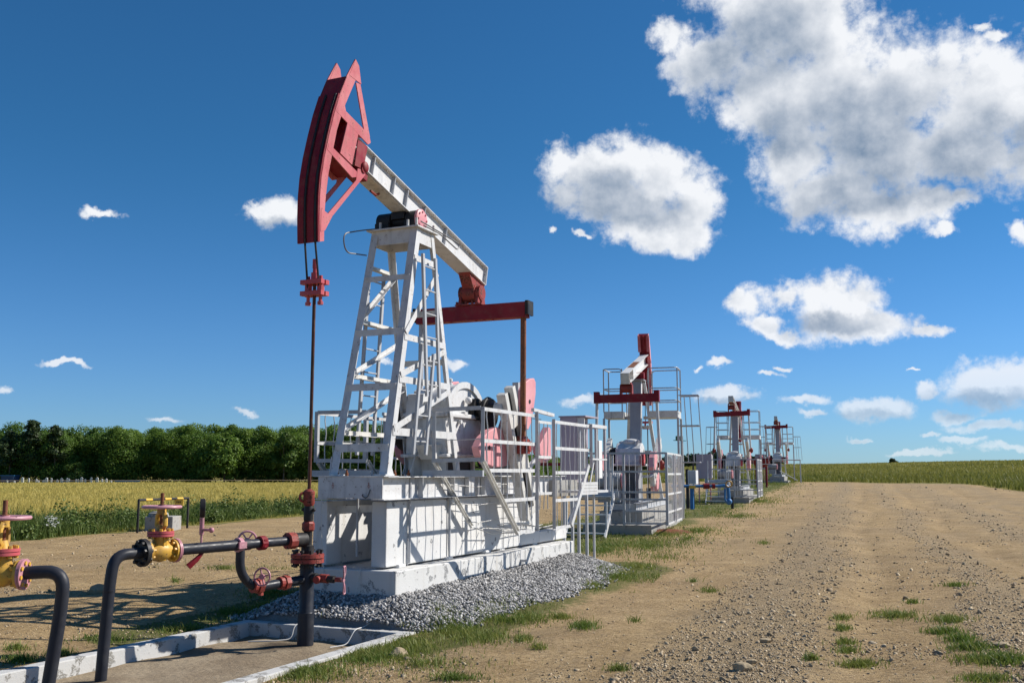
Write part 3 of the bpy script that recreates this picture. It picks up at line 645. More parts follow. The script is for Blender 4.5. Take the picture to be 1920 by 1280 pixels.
# ------------------------------------------------------------------ trees
def crown_pts(n, w, h, z0, kind=0, nb=18, lo=.12):
    """leaf positions and normals of one crown, tree base at the origin"""
    cs = []
    for i in range(nb):
        f = (i + .5) / nb; zz = z0 + (h - z0) * (lo + (1 - lo) * f * .92)
        prof = math.sin(math.pi * min(1, .30 + .66 * f)) ** .5 if kind == 0 else (1 - f) ** .6 * .9 + .12
        a = rng.random() * 2 * math.pi; rr = w / 2 * prof * (.35 + .5 * rng.random()); br = w * (.15 + .10 * rng.random()) * (.75 + .5 * prof)
        cs.append((rr * math.cos(a), rr * math.sin(a), min(zz, h - br * .75), br))
    cs = np.array(cs); k = rng.choice(len(cs), n, p=cs[:, 3] ** 2 / (cs[:, 3] ** 2).sum())
    dv = rng.normal(size=(n, 3)); dv /= np.linalg.norm(dv, axis=1, keepdims=True); dv[:, 2] = np.where(dv[:, 2] < -.3, -dv[:, 2], dv[:, 2])
    r = cs[k, 3] * (1 - .45 * rng.random(n) ** 2) * (1 + .18 * rng.normal(size=n) * .6)
    P = cs[k, :3] + dv * r[:, None] * np.array([1, 1, .8])
    nv = dv + rng.normal(0, .5, (n, 3)); nv /= np.linalg.norm(nv, axis=1, keepdims=True)
    tint = np.clip(.38 + .35 * (rng.random(len(cs))[k] - .5) + rng.normal(0, .18, n), 0, 1)
    return P, nv, tint
def trunk_mb(h, r, n=7, limbs=5):
    mb = MB(); pts = [(math.sin(i * .9) * .12, math.cos(i * 1.3) * .1, h * i / 6) for i in range(7)]
    mb.tube(pts, [r * (1 - .75 * i / 6) for i in range(7)], n)
    for k in range(limbs):
        f = .4 + .5 * k / limbs; a = k * 2.4; p = Vector((0, 0, h * f)); L = h * .24 * (1.2 - f)
        mb.tube([p, p + Vector((math.cos(a) * L * .6, math.sin(a) * L * .6, L * .5)), p + Vector((math.cos(a) * L, math.sin(a) * L, L * 1.1))], [r * .4, r * .28, r * .1], 5)
    return mb
def build_forest():
    Vs, Fs, Ts, off = [], [], [], 0; tr = MB()
    spots = []
    for row, (yy, sp) in enumerate(((228, 4.0), (232, 3.8), (237, 3.8))):
        x = -150.
        while x < -22: spots.append((x + rng.uniform(-1.2, 1.2), yy + rng.uniform(-1.5, 1.5) + max(0, x + 60) * .12, row)); x += sp * rng.uniform(.8, 1.2)
    for i in range(34):
        f = i / 33; spots.append((-24 + 60 * f + rng.uniform(-2, 2), 240 + 220 * f, 0))
    for (x, y, row) in spots:
        px = 960 + 1867 * x / y
        top = 13.4 + .5 * math.sin(px * .021) + rng.uniform(-.7, .5)
        if px < 160: top += rng.uniform(-1.6, .8)
        if y > 250: top = rng.uniform(7.5, 10)
        if row == 0: top -= rng.uniform(0.2, 2.4)
        n = 11000 if row == 0 else 6500; kind = 1 if (px < 170 and rng.random() < .35) else 0; w = rng.uniform(5.5, 12.) * (.75 if kind else 1)
        P, nv, t = crown_pts(n, w, top, .0 if row == 0 else 1.5, kind, 26, .02); P = P + np.array([x, y, float(gz(x, y)) - .1])
        if px < 150: t = t * .55
        t = np.clip(t + rng.uniform(-.16, .16), 0, 1)
        V, Fq, tn = quads(P, nv, rng.uniform(.22, .46, n), t); Vs.append(V); Fs.append(Fq + off); Ts.append(tn); off += len(V)
    tag(np_mesh('forest', np.vstack(Vs), np.vstack(Fs), M['leaf'], {'tint': np.concatenate(Ts)}), 'long wall of dense green broadleaf forest behind the field', 'forest', kind='stuff')
    # woods far off on the skyline
    Vs, Fs, Ts, off = [], [], [], 0
    for i in range(60):
        a = rng.uniform(.0, .26); d = rng.uniform(560, 640); x, y = d * math.sin(a), d * math.cos(a); n = 260
        P, nv, t = crown_pts(n, rng.uniform(9, 15), rng.uniform(6.5, 10.5) * (1.25 - a * 2), 0, 0, 9); P = P + np.array([x, y, float(gz(x, y))])
        V, Fq, tn = quads(P, nv, rng.uniform(1.2, 2.4, n), t * .5); Vs.append(V); Fs.append(Fq + off); Ts.append(tn); off += len(V)
    tag(np_mesh('far_woods', np.vstack(Vs), np.vstack(Fs), M['leafdark'], {'tint': np.concatenate(Ts)}), 'dark line of woods far off on the skyline behind the pumpjacks', 'woods', kind='stuff')
build_forest()
def tree(name, label, cat, px, y, h, w, leafmat, kind=0, n=3600, z0=2., tr=.22, bare=0, size=(.4, .75), group=None, nb=18):
    x = (px - 960) / 1867 * y * 1.0; fr = Frame(x, y, float(gz(x, y)), 0); o = thing(name, label, cat, fr, (0, 0, 0), group)
    trunk_mb(h * .93, tr).done('trunk', M['bark'], o, smooth=True)
    P, nv, t = crown_pts(n, w, h, z0, kind, nb, .05); V, Fq, tn = quads(P, nv, rng.uniform(size[0], size[1], n), t)
    c = np_mesh('crown', V, Fq, leafmat, {'tint': tn}); c.parent = o
    return o
G_ = 'trees standing out of the forest edge'
tree('pine_tree', 'tallest dark pine with a thin top at the forest end', 'tree', 62, 225, 14.2, 6.0, M['leafdark'], 1, 2600, 4.5, group=G_)
tree('pine_tree', 'dark pine with a broad ragged top beside the tallest pine', 'tree', 25, 224, 11.8, 6.5, M['leafdark'], 1, 2400, 3.5, group=G_)
tree('pine_tree', 'dark pine at the gap where the forest top dips', 'tree', 108, 224, 12.9, 5.6, M['leafdark'], 1, 2400, 4.0, group=G_)
tree('broadleaf_tree', 'low round bright green tree before the dark foot of the forest', 'tree', 148, 222, 4.6, 4.2, M['leafpale'], 0, 1500, .2, group=G_, size=(.3, .55), nb=12)
tree('broadleaf_tree', 'spreading bushy tree bulging forward at the middle of the forest', 'tree', 425, 223, 10.4, 9.5, M['leaf'], 0, 4600, .3, group=G_)
tree('broadleaf_tree', 'narrow pale green tree left of the hanging polished rod', 'tree', 535, 224, 11.6, 6.0, M['leafpale'], 0, 3400, .6, group=G_)
tree('broadleaf_tree', 'small lone bush on the bare skyline of the right field', 'bush', 1670, 395, 2.1, 3.4, M['leafdark'], 0, 900, .1, group=None, size=(.5, .9), nb=10)
tree('broadleaf_tree', 'dark round tree on the horizon behind the blue pipes', 'bush', 1334, 330, 4.6, 9.5, M['leafdark'], 0, 1000, .1, size=(.6, 1.0), nb=10)
# ------------------------------------------------------------------ the near plinth
def plinth():
    o = thing('concrete_plinth', 'whitewashed concrete block plinth carrying the big near pumpjack', 'plinth', F1, (-.1, 4, 0))
    for i, (s0, s1) in enumerate(((1.015, 2.75), (2.756, 4.55), (4.556, 6.0), (6.006, 7.36))):
        MB().box((-.80, s0, -.45), (.61 - .006 * (i % 2), s1, .485 - .004 * (i % 2))).done('footing_block', M['slab'], o, bevel=.015)
    for i, (s0, s1) in enumerate(((1.142, 2.80), (2.808, 4.75), (4.758, 6.25), (6.258, 7.58))):
        MB().box((.166, s0, .512), (.387 - .005 * (i % 2), s1, 1.341 if i < 3 else .70)).done('wall_block', M['wash'], o, bevel=.012)
        MB().box((-.736, s0, .512), (-.518, s1, 1.341)).done('wall_block', M['wash'], o, bevel=.012)
    for s in (1.5, 2.83, 4.1, 4.75, 6.1):
        MB().box((.20, s - .09, .484), (.40 + .03 * math.sin(s * 5), s + .09, .53)).done('mortar_pad', M['wash'], o, bevel=.012)
        MB().box((-.70, s - .09, .484), (-.55, s + .09, .513)).done('mortar_pad', M['wash'], o)
    MB().box((.35, 4.9, .30), (.72, 4.96, .335)).box((.58, 4.915, .18), (.615, 4.945, .335)).done('iron_step', M['grey'], o)
    MB().box((.60, 4.4, .16), (.70, 5.0, .19)).done('iron_step', M['grey'], o)
plinth()

# ------------------------------------------------------------------ the near pumpjack
def pj_near():
    o = thing('pumpjack', 'big near pumpjack with faded red horse head and white lattice tower', 'pumpjack', F1, (0, 3, 1.345), 'pumpjacks along the dirt road')
    Wt, Gy, Rd, Pk = M['white'], M['grey'], M['red'], M['pink']
    # base frame
    z0, z1 = 1.362, 1.66; zm, hh = (z0 + z1) / 2, z1 - z0
    fb = MB()
    fb.ibeam((.40, 1.0, zm), (.40, 7.3, zm), .19, hh, .014, .012); fb.ibeam((-.42, 1.0, zm), (-.42, 7.3, zm), .19, hh, .014, .012)
    fb.box((-.50, .895, z0 + .02), (.47, .91, z1 - .004)); fb.box((-.58, .885, z1 - .003), (.50, 1.25, z1 + .008)); fb.box((-.56, .90, z0), (-.36, 1.2, z0 + .016)); fb.box((.30, .90, z0), (.49, 1.2, z0 + .016))
    for s in (1.3, 2.2, 3.1, 4.2, 5.3, 6.4, 7.2): fb.chan((-.40, s, zm), (.39, s, zm), .08, hh - .05, .012)
    for s in (1.9, 2.83, 3.62, 4.7): fb.box((.412, s, z0 + .014), (.49, s + .012, z1 - .014))
    for s in (3.3, 3.85): fb.box((.412, s, z0 + .014), (.488, s + .2, z1 - .016))
    b = fb.done('base_frame', Wt, o, bevel=.003)
    for s, t in ((1.12, .32), (1.24, .44), (1.1, -.2), (1.12, -.36), (1.6, .44), (2.9, .44)): MB().cyl((t, s, z1 + .008), (t, s, z1 + .05), .022, 6).cyl((t, s, z1 + .045), (t, s, z1 + .085), .012, 8).done('bolt', M['rust'], b)
    for s in (1.69, 2.83): MB().cyl((.415, s, .53), (.415, s, 1.66), .017, 8).done('tie_rod', Gy, o)
    MB().cyl((.43, 1.62, .5), (.43, 1.62, .85), .009, 8).done('tie_rod', Gy, o)
    MB().cyl((-.15, 1.3, .62), (-.15, 1.3, 1.5), .016, 8).done('tie_rod', Gy, o)
    MB().bar((-.52, 1.35, 1.22), (.17, 1.35, 1.25), .03, .09).done('cross_strut', M['whitelow'], o)
    # earth marks on the front channel: a bar over three shorter ones
    for t in (-.27, .27):
        e = MB(); zc = 1.545
        e.box((t - .004, .890, zc), (t + .004, .8955, zc + .04))
        for k, w_ in enumerate((.024, .016, .008)): e.box((t - w_, .890, zc - .004 - k * .016), (t + w_, .8955, zc - k * .016 + .002))
        e.done('earth_mark', M['rustred'], b)
    # tower
    tw = MB().box((-.42, 1.80, 5.105), (.42, 2.42, 5.125)).done('tower', Wt, o, bevel=.002)
    MB().box((-.36, 1.86, 4.90), (.36, 1.872, 5.104)).box((-.36, 2.34, 4.90), (.36, 2.352, 5.104)).box((.352, 1.874, 4.90), (.364, 2.338, 5.104)).box((-.364, 1.874, 4.90), (-.352, 2.338, 5.104)).done('top_skirt', Wt, tw)
    ft = lambda z: 1.05 + (1.87 - 1.05) * (z - 1.67) / (5.10 - 1.67); rt = lambda z: 3.10 - (3.10 - 2.35) * (z - 1.67) / (5.10 - 1.67); ht = lambda z: .43 - .06 * (z - 1.67) / 3.43
    legs = []
    for sg in (1, -1):
        for fn, fy in ((ft, 1), (rt, -1)):
            p, q = Vector((sg * ht(1.67), fn(1.67), 1.67)), Vector((sg * ht(5.10), fn(5.10), 5.10))
            w_ = .112 if fn is ft else .085; m = MB(); d = (q - p).normalized()
            # an angle section: one leg facing front/rear, one facing outward
            a = Vector((-sg, 0, 0)); c = Vector((0, fy, 0)); t_ = .012
            pl = [(0, 0), (w_, 0), (w_, t_), (t_, t_), (t_, w_), (0, w_)]
            vs = [p + a * x + c * y for x, y in pl] + [q + a * x + c * y for x, y in pl]; n = 6
            m.add(vs, [tuple(range(5, -1, -1)), tuple(range(6, 12))] + [(i, (i + 1) % n, n + (i + 1) % n, n + i) for i in range(n)])
            lg = m.done('leg', Wt, tw)
            m = MB(); m.box((p.x - (.16 if sg > 0 else -.02) - 0, p.y - .05, 1.672), (p.x + (.02 if sg > 0 else .16), p.y + .17, 1.69))
            m.prism([(p.y + .16 * fy, 1.69), (p.y, 1.69), (p.y + .04 * fy, 1.92)], p.x + sg * .001, p.x + sg * .012)
            m.done('foot_plate', Wt, tw)
    lv = [4.62, 3.95, 3.42, 2.92, 2.38, 2.06]
    H = lambda sgs, z, fn, w_, t_: None
    for z, hgt in ((4.38, .075), (3.60, .088), (2.84, .095), (2.03, .105)):      # front crossbars
        MB().bar((-ht(z) + .02, ft(z) - .006, z), (ht(z) - .02, ft(z) - .006, z), .010, hgt).done('crossbar', Wt, tw)
    for z in (4.55, 3.75, 2.98, 2.2):                                          # left side: angles seen from below
        MB().angle((-ht(z) + .005, ft(z) + .02, z), (-ht(z) + .005, rt(z) - .02, z), .07, .008).done('crossbar', M['whitelow'], tw)
    for z, hgt in ((4.66, .085), (3.52, .085), (2.94, .09), (2.24, .10)):        # right side
        MB().bar((ht(z) + .004, ft(z) + .02, z), (ht(z) + .004, rt(z) - .02, z), .010, hgt).done('crossbar', Wt, tw)
    for z in (4.0, 3.3, 2.7):
        MB().bar((-ht(z) + .02, rt(z), z), (ht(z) - .02, rt(z), z), .010, .09).done('crossbar', M['whitelow'], tw)
    for za, zb in ((3.75, 4.50), (2.98, 3.56), (2.22, 2.90)):                  # left side diagonals (rise to the rear)
        MB().angle((-ht(za) + .01, ft(za) + .03, za), (-ht(zb) + .01, rt(zb) - .02, zb), .06, .008).done('brace', Wt, tw)
    for za, zb in ((3.58, 4.55), (3.0, 3.45), (2.28, 2.88)):                   # right side diagonals
        MB().bar((ht(za) + .012, ft(za) + .03, za), (ht(zb) + .012, rt(zb) - .03, zb), .010, .082).done('brace', Wt, tw)
    def ladder(t, sa, sb, wd, za, zb, n, name='ladder'):
        m = MB()
        for k in (0, 1): m.bar((t, sa + wd * k, za), (t, sb + wd * k, zb), .035, .05, (0, 1, 0))
        for i in range(n):
            f = (i + .5) / n; s = sa + (sb - sa) * f; z = za + (zb - za) * f; m.cyl((t, s + .01, z), (t, s + wd - .01, z), .011, 6)
        return m.done(name, Gy, tw)
    ladder(.47, 1.66, 1.86, .34, 1.95, 3.35, 4); ladder(.47, 2.02, 1.86, .36, 2.75, 4.72, 6)
    ladder(-.45, 1.72, 1.95, .40, 1.95, 4.6, 8)
    # saddle bearing on the tower top
    sb = MB(); sb.cyl((-.40, 2.13, 5.28), (.27, 2.13, 5.28), .085, 18); sb.cyl((-.38, 2.13, 5.28), (-.16, 2.13, 5.28), .145, 20); sb.cyl((.10, 2.13, 5.28), (.26, 2.13, 5.28), .145, 20)
    sb.box((-.38, 1.96, 5.126), (-.16, 2.30, 5.25)); sb.box((.10, 1.96, 5.126), (.26, 2.30, 5.25)); sb.box((-.14, 2.0, 5.30), (.08, 2.26, 5.40))
    sbo = sb.done('saddle_bearing', M['black'], o, smooth=True)
    cp = MB().lathe((.26, 2.13, 5.28), (1, 0, 0), [(0, .155), (.035, .155), (.045, .14), (.05, .05), (.05, .0)], 24)
    for k in range(8): a = k * math.pi / 4; cp.cyl((.30, 2.13 + .115 * math.cos(a), 5.28 + .115 * math.sin(a)), (.322, 2.13 + .115 * math.cos(a), 5.28 + .115 * math.sin(a)), .014, 6)
    cp.done('bearing_cap', Pk, sbo, smooth=True)
    for s, t in ((1.9, .2), (2.33, .2), (1.9, -.25), (2.36, .36), (1.86, .36)): MB().cyl((t, s, 5.126), (t, s, 5.24), .018, 6).done('anchor_bolt', M['whitelow'], sbo)
    # grease hoses
    MB().tube(bend([(-.36, 1.98, 5.18), (-.36, 1.55, 5.06), (-.36, 1.12, 4.92), (-.38, 1.22, 4.68), (-.36, 1.72, 4.74)], .22), .010, 6).done('grease_hose', M['cable'], o, smooth=True)
    MB().tube(bend([(.40, 1.92, 5.20), (.40, 2.6, 5.16), (.40, 3.12, 5.12), (.40, 3.05, 5.02), (.40, 2.5, 5.14), (.40, 2.0, 5.16)], .12), .010, 6).done('grease_hose', M['cable'], o, smooth=True)
    # walking beam
    bt = lambda s: 6.03 + (5.095 - 6.03) * (s - .85) / (4.63 - .85)
    A, B = Vector((0, .66, bt(.66) - .165)), Vector((0, 4.63, bt(4.63) - .165))
    up = Vector((0, .24, .97))
    wb = MB().ibeam(A, B, .27, .33, .014, .15, up).box((-.12, .7, 5.75), (-.11, .71, 5.76)).done('walking_beam', Wt, o, bevel=.002)
    n_ = (B - A).normalized(); u_ = Vector((0, -n_.z, n_.y))
    for f in (.115, .25, .34, .47, .64):
        p = A + (B - A) * f
        for sg in (1, -1): MB().bar(p + Vector((sg * .100, 0, 0)) - u_ * .149, p + Vector((sg * .100, 0, 0)) + u_ * .149, .048, .012, n_).done('stiffener', Gy, wb)
    MB().prof(A + u_ * -.17, A + n_ * 1.4 + u_ * -.17, [(-.11, -.008), (.11, -.008), (.11, .0), (-.11, .0)], u_).done('rust_plate', M['whitelow'], wb)
    MB().bar(B - u_ * .16 + n_ * .001, B + u_ * .16 + n_ * .001, .27, .012, n_).done('end_plate', Wt, wb)
    # horse head: outline in the (s, z) plane
    hw = .155
    def P_(px, py, t=hw):  # sight-line position on the head's near cheek, measured from the photograph
        d = Vector(((px - 960) / 1867, CP - (640 - py) / 1867 * SP, SP + (640 - py) / 1867 * CP)); c, s_ = math.cos(F1.r), math.sin(F1.r)
        bx = Vector((c, s_, 0)); ax = Vector((-s_, c, 0)); k = (t - (Vector((0, 0, 1.7)) - F1.o).dot(bx)) / d.dot(bx); q = Vector((0, 0, 1.7)) + d * k - F1.o
        return (q.dot(ax), q.z + 0)
    front = [P_(*p) for p in ((666.5, 111), (650, 143), (637, 176), (626, 212), (616.5, 252), (608, 292), (602, 330), (599, 366), (598, 405), (598.5, 453))]
    inner = [P_(*p) for p in ((667, 150), (655, 178), (643, 207), (632, 243), (624, 283), (616, 325), (611, 366), (608, 405), (607.5, 452))]
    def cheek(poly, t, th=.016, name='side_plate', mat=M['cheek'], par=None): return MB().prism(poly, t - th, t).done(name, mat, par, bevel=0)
    hd = MB()
    # wide curved track plate at the front (closed box behind it)
    for (f0, f1) in zip(front[1:-1], front[2:]):
        n2 = Vector((f1[1] - f0[1], -(f1[0] - f0[0]))).normalized() * .014
        if n2.x < 0: n2 = -n2
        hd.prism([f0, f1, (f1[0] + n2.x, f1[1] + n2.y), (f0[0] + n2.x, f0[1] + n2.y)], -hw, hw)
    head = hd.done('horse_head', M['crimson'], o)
    gr = MB()
    for (f0, f1) in zip(front[2:-1], front[3:]):
        n2 = Vector((f1[1] - f0[1], -(f1[0] - f0[0]))).normalized() * -.02
        if n2.x > 0: n2 = -n2
        for a_, b_ in ((-hw, -.06), (-.01, .09), (.137, hw)):
            gr.prism([f0, f1, (f1[0] + n2.x, f1[1] + n2.y), (f0[0] + n2.x, f0[1] + n2.y)], a_ + .002, b_ - .002)
    gr.done('track_ridge', M['crimson'], head)
    for sg in (1, -1):
        t = sg * hw if sg > 0 else -hw + .016
        q = lambda l: [P_(*p) for p in l]
        rim = front[:] + inner[::-1]
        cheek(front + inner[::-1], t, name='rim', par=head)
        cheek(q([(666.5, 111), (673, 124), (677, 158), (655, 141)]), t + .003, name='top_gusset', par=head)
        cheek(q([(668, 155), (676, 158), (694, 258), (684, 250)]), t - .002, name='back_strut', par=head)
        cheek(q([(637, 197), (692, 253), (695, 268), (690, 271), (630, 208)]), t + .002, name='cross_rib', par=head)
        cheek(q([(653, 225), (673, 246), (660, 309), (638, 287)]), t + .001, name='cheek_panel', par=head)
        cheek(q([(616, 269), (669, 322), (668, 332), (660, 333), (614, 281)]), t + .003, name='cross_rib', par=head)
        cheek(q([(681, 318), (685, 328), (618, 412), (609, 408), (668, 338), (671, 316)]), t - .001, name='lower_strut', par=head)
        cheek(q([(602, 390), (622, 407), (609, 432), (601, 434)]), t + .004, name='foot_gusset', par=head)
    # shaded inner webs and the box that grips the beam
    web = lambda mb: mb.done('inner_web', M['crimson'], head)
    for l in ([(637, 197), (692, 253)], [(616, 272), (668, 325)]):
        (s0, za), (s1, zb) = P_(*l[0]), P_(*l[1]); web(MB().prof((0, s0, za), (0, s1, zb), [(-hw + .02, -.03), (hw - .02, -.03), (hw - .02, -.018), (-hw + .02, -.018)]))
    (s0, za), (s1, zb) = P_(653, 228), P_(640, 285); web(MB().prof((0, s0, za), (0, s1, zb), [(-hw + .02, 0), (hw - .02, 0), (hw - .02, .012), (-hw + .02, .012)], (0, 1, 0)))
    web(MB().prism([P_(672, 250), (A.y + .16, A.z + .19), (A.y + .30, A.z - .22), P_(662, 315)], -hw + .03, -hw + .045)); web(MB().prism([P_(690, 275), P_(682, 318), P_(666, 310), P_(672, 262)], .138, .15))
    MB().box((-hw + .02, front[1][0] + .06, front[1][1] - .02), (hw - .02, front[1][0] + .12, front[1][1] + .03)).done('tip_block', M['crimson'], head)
    hb = MB(); c0 = A + n_ * .12 - u_ * .23
    hb.bar(c0, c0 + n_ * .26, .22, .10, u_); hb.cyl((-.17, .80, 5.66), (.17, .80, 5.66), .05, 14); hb.sphere((.165, .83, 5.70), .075, sc=(.4, 1, 1)); hb.done('hinge_block', M['crimson'], head, smooth=True)
    hk = A + n_ * .85 - u_ * .20; MB().tube([hk, hk + Vector((.03, -.12, -.05)), hk + Vector((.03, -.26, -.03))], .018, 8).done('lifting_pin', M['rustred'], head, smooth=True)
    # bridle, carrier bar and polished rod
    top = front[-1]
    br = MB()
    for t, te in ((-.035, -.085), (.115, .085)):
        pts = [(t, f[0] - .026, f[1]) for f in front[2:]] + [(te, -.02, 3.92)]
        br.tube(pts, .013, 8)
    br.done('bridle', M['black'], o, smooth=True)
    cbm = MB()
    for z in (4.02, 3.88): cbm.bar((-.155, -.05, z), (.155, -.05, z), .07, .055).bar((-.155, .05, z), (.155, .05, z), .07, .055)
    for t in (-.09, .09): cbm.cyl((t, 0, 3.76), (t, 0, 4.10), .022, 8); cbm.cyl((t, 0, 3.74), (t, 0, 3.78), .036, 8); cbm.cyl((t, 0, 3.90), (t, 0, 4.0), .045, 8)
    cbm.cyl((0, 0, 4.04), (0, 0, 4.14), .048, 10); cbm.cyl((0, 0, 4.14), (0, 0, 4.20), .028, 10); cbm.cyl((0, 0, 4.20), (0, 0, 4.31), .033, 10)
    cbm.done('carrier_bar', Rd, o, smooth=True)
    MB().cyl((0, 0, 1.36), (0, 0, 4.1), .021, 12).done('polished_rod', M['rod'], o, smooth=True)
    # tail bearing and equalizer
    E = Vector((0, 4.34, 4.28))
    tb = MB(); tb.prism([(4.05, 4.905), (4.62, 4.77), (4.58, 4.73), (4.5, 4.70), (4.44, 4.60), (4.24, 4.60), (4.16, 4.72), (4.08, 4.84)], -.10, .10)
    tb.cyl((-.19, 4.34, 4.60), (.19, 4.34, 4.60), .125, 20); tb.cyl((-.11, 4.34, 4.60), (.11, 4.34, 4.60), .155, 20)
    for sg in (1, -1): tb.prism([(4.19, 4.405), (4.49, 4.405), (4.43, 4.63), (4.25, 4.63)], sg * .15 - .025, sg * .15 + .025); tb.cyl((sg * .17, 4.34, 4.60), (sg * .195, 4.34, 4.60), .10, 14)
    tb.box((-.24, 4.20, 4.392), (.24, 4.48, 4.412))
    for t in (-.22, -.06, .06, .22): tb.cyl((t, 4.24, 4.41), (t, 4.24, 4.46), .02, 6)
    tb.done('tail_bearing', M['rustred'], o, smooth=True)
    eq = MB().box((-.985, 4.24, 4.145), (.985, 4.44, 4.39)).done('equalizer', M['crimson'], o, bevel=.006)
    for sg in (1, -1):
        MB().box((sg * .99, 4.225, 4.18), (sg * 1.04, 4.24, 4.405)).box((sg * .99, 4.44, 4.18), (sg * 1.04, 4.455, 4.405)).box((sg * 1.034, 4.241, 4.18), (sg * 1.044, 4.439, 4.405)).done('end_cap', M['black'], eq)
    for t in (-.5, -.35, .1, .25, .4): MB().cyl((t, 4.30, 4.13), (t, 4.30, 4.146), .022, 6).done('rivet', M['rustred'], eq)
    # cranks, counterweights, pitmans
    shaft = Vector((0, 3.85, 2.66)); pin = Vector((0, 4.30, 2.16))
    for sg in (1, -1):
        MB().cyl((sg * .92, 4.33, 4.15), (sg * .92, pin.y, pin.z), .046, 16).done('pitman_arm', M['rust'] if sg > 0 else M['grey'], o, smooth=True)
        wc = MB(); wc.cyl((sg * .84, pin.y, pin.z), (sg * 1.02, pin.y, pin.z), .075, 14); wc.box((sg * .86, pin.y - .13, pin.z - .16), (sg * .99, pin.y + .13, pin.z + .06)); wc.cyl((sg * 1.02, pin.y, pin.z - .05), (sg * 1.06, pin.y, pin.z - .05), .085, 10)
        wc.box((sg * .87, pin.y - .10, pin.z + .055), (sg * .97, pin.y + .08, pin.z + .11))
        wc.done('wrist_pin', M['rustred'], o, smooth=True)
        d = Vector((0, 4.80 - 3.92, 1.06 - 2.96)).normalized(); nn = Vector((0, -d.z, d.y)); p0 = Vector((sg * .80, 3.95, 2.98)); L = 2.12
        cr = MB()
        for off in (-.19, .12): cr.bar(p0 + nn * off, p0 + nn * off + d * L, .15, .11, nn)
        cr.bar(p0 + d * .42, p0 + d * .6, .145, .30, nn); cr.bar(p0 + d * 1.05, p0 + d * 1.35, .155, .24, nn); cr.bar(p0 + d * (L - .12), p0 + d * (L - .01), .155, .24, nn)
        cro = cr.done('crank', M['whitelow'], o, bevel=.006)
        MB().bar(p0 - nn * .035 + d * .08, p0 - nn * .035 + d * (L - .15), .02, .21, nn).done('slot_shade_plate', M['dark'], cro)  # dark plate added between the bars to stand in for the shaded slot
        MB().cyl((sg * .66, 3.86, 2.68), (sg * .80, 3.86, 2.68), .10, 16).done('crank_hub', M['grey'], cro, smooth=True)
        t0, t1 = (.60, .72) if sg > 0 else (-.72, -.60)
        lowp = [(a + .36, b) for a, b in [(2.78, 2.08), (2.92, 2.22), (3.15, 2.33), (3.42, 2.40), (3.66, 2.36), (3.86, 2.62), (4.02, 2.66), (4.14, 2.36), (4.08, 2.02), (3.98, 1.98), (3.90, 1.84), (3.66, 1.80), (3.35, 1.79), (3.05, 1.84), (2.84, 1.96)]]
        cw = MB().prism(lowp, t0, t1).done('counterweight', Pk, cro, bevel=.012)
        MB().cyl((sg * .715, 3.50, 2.08), (sg * .728, 3.50, 2.08), .035, 10).done('lifting_hole', M['dark'], cw)
        upp = [(4.42, 3.02), (4.58, 3.16), (4.78, 3.24), (4.95, 3.26), (5.02, 3.20), (5.02, 3.02), (4.95, 2.80), (4.82, 2.52), (4.70, 2.40), (4.52, 2.42), (4.44, 2.5)]
        cw = MB().prism([(a + .2, b) for a, b in upp], t0 + sg * .04, t1 + sg * .04).done('counterweight', Pk, cro, bevel=.012)
        MB().cyl((sg * .752, 4.95, 2.86), (sg * .768, 4.95, 2.86), .035, 10).done('lifting_hole', M['dark'], cw)
        MB().box((sg * .60, 4.62, 2.30), (sg * .70, 4.70, 3.15)).done('weight_key', M['grey'], cro)
        MB().prism([(6.15, 2.50), (6.24, 2.46), (6.24, 1.95), (6.0, 1.88), (5.68, 2.05), (5.72, 2.18)], t0 - sg * .10, t1 - sg * .10).done('counterweight', Pk, cro, bevel=.01)
    # gearbox
    gb = MB(); gb.prism([(2.9, 1.98), (4.12, 1.98), (4.12, 2.52), (2.9, 2.52)], -.36, .30); gb.box((-.42, 2.84, 2.52), (.36, 4.22, 2.585)); gb.box((-.40, 2.8, 1.93), (.38, 4.0, 1.98))
    gbo = gb.done('gearbox', Wt, o, bevel=.015)
    dm = MB(); prof = [(2.95, 2.586)] + [(3.6 + .60 * math.cos(a), 2.60 + .45 * math.sin(a)) for a in [math.pi - i * math.pi / 14 for i in range(15)]] + [(4.2, 2.586)]
    dm.prism(prof, -.30, .26); dm.done('gear_cover', Wt, gbo, smooth=True, bevel=.015)
    rb = MB()
    for tt in (.262, -.1): rb.prism([(3.6 + .64 * math.cos(a), 2.60 + .485 * math.sin(a)) for a in [math.pi * (1 - i / 14) for i in range(15)]] + [(3.6 + .54 * math.cos(a), 2.60 + .39 * math.sin(a)) for a in [math.pi * i / 14 for i in range(15)]], tt, tt + .03)
    rb.done('cover_rib', Wt, gbo)
    MB().lathe((.05, 3.5, 3.03), (0, 0, 1), [(0, .05), (.03, .05), (.035, .03), (.06, .03), (.065, .045), (.10, .045), (.115, .02)], 14).done('breather', Wt, gbo, smooth=True)
    MB().cyl((-.70, 3.86, 2.68), (.70, 3.86, 2.68), .09, 16).cyl((.28, 3.86, 2.68), (.36, 3.86, 2.68), .17, 20).done('crankshaft', M['black'], gbo, smooth=True)
    MB().cyl((.42, 3.98, 2.62), (.54, 3.98, 2.62), .23, 24).torus((.48, 3.98, 2.62), (1, 0, 0), .23, .03).done('brake_drum', M['black'], gbo, smooth=True)
    MB().sphere((.33, 3.58, 2.80), .055, sc=(1, 1, 1)).box((.30, 3.40, 2.56), (.36, 3.50, 2.62)).cyl((.31, 3.30, 2.46), (.36, 3.30, 2.46), .03, 8).cyl((.31, 3.0, 2.46), (.36, 3.0, 2.46), .03, 8).done('lug', Wt, gbo, smooth=True)
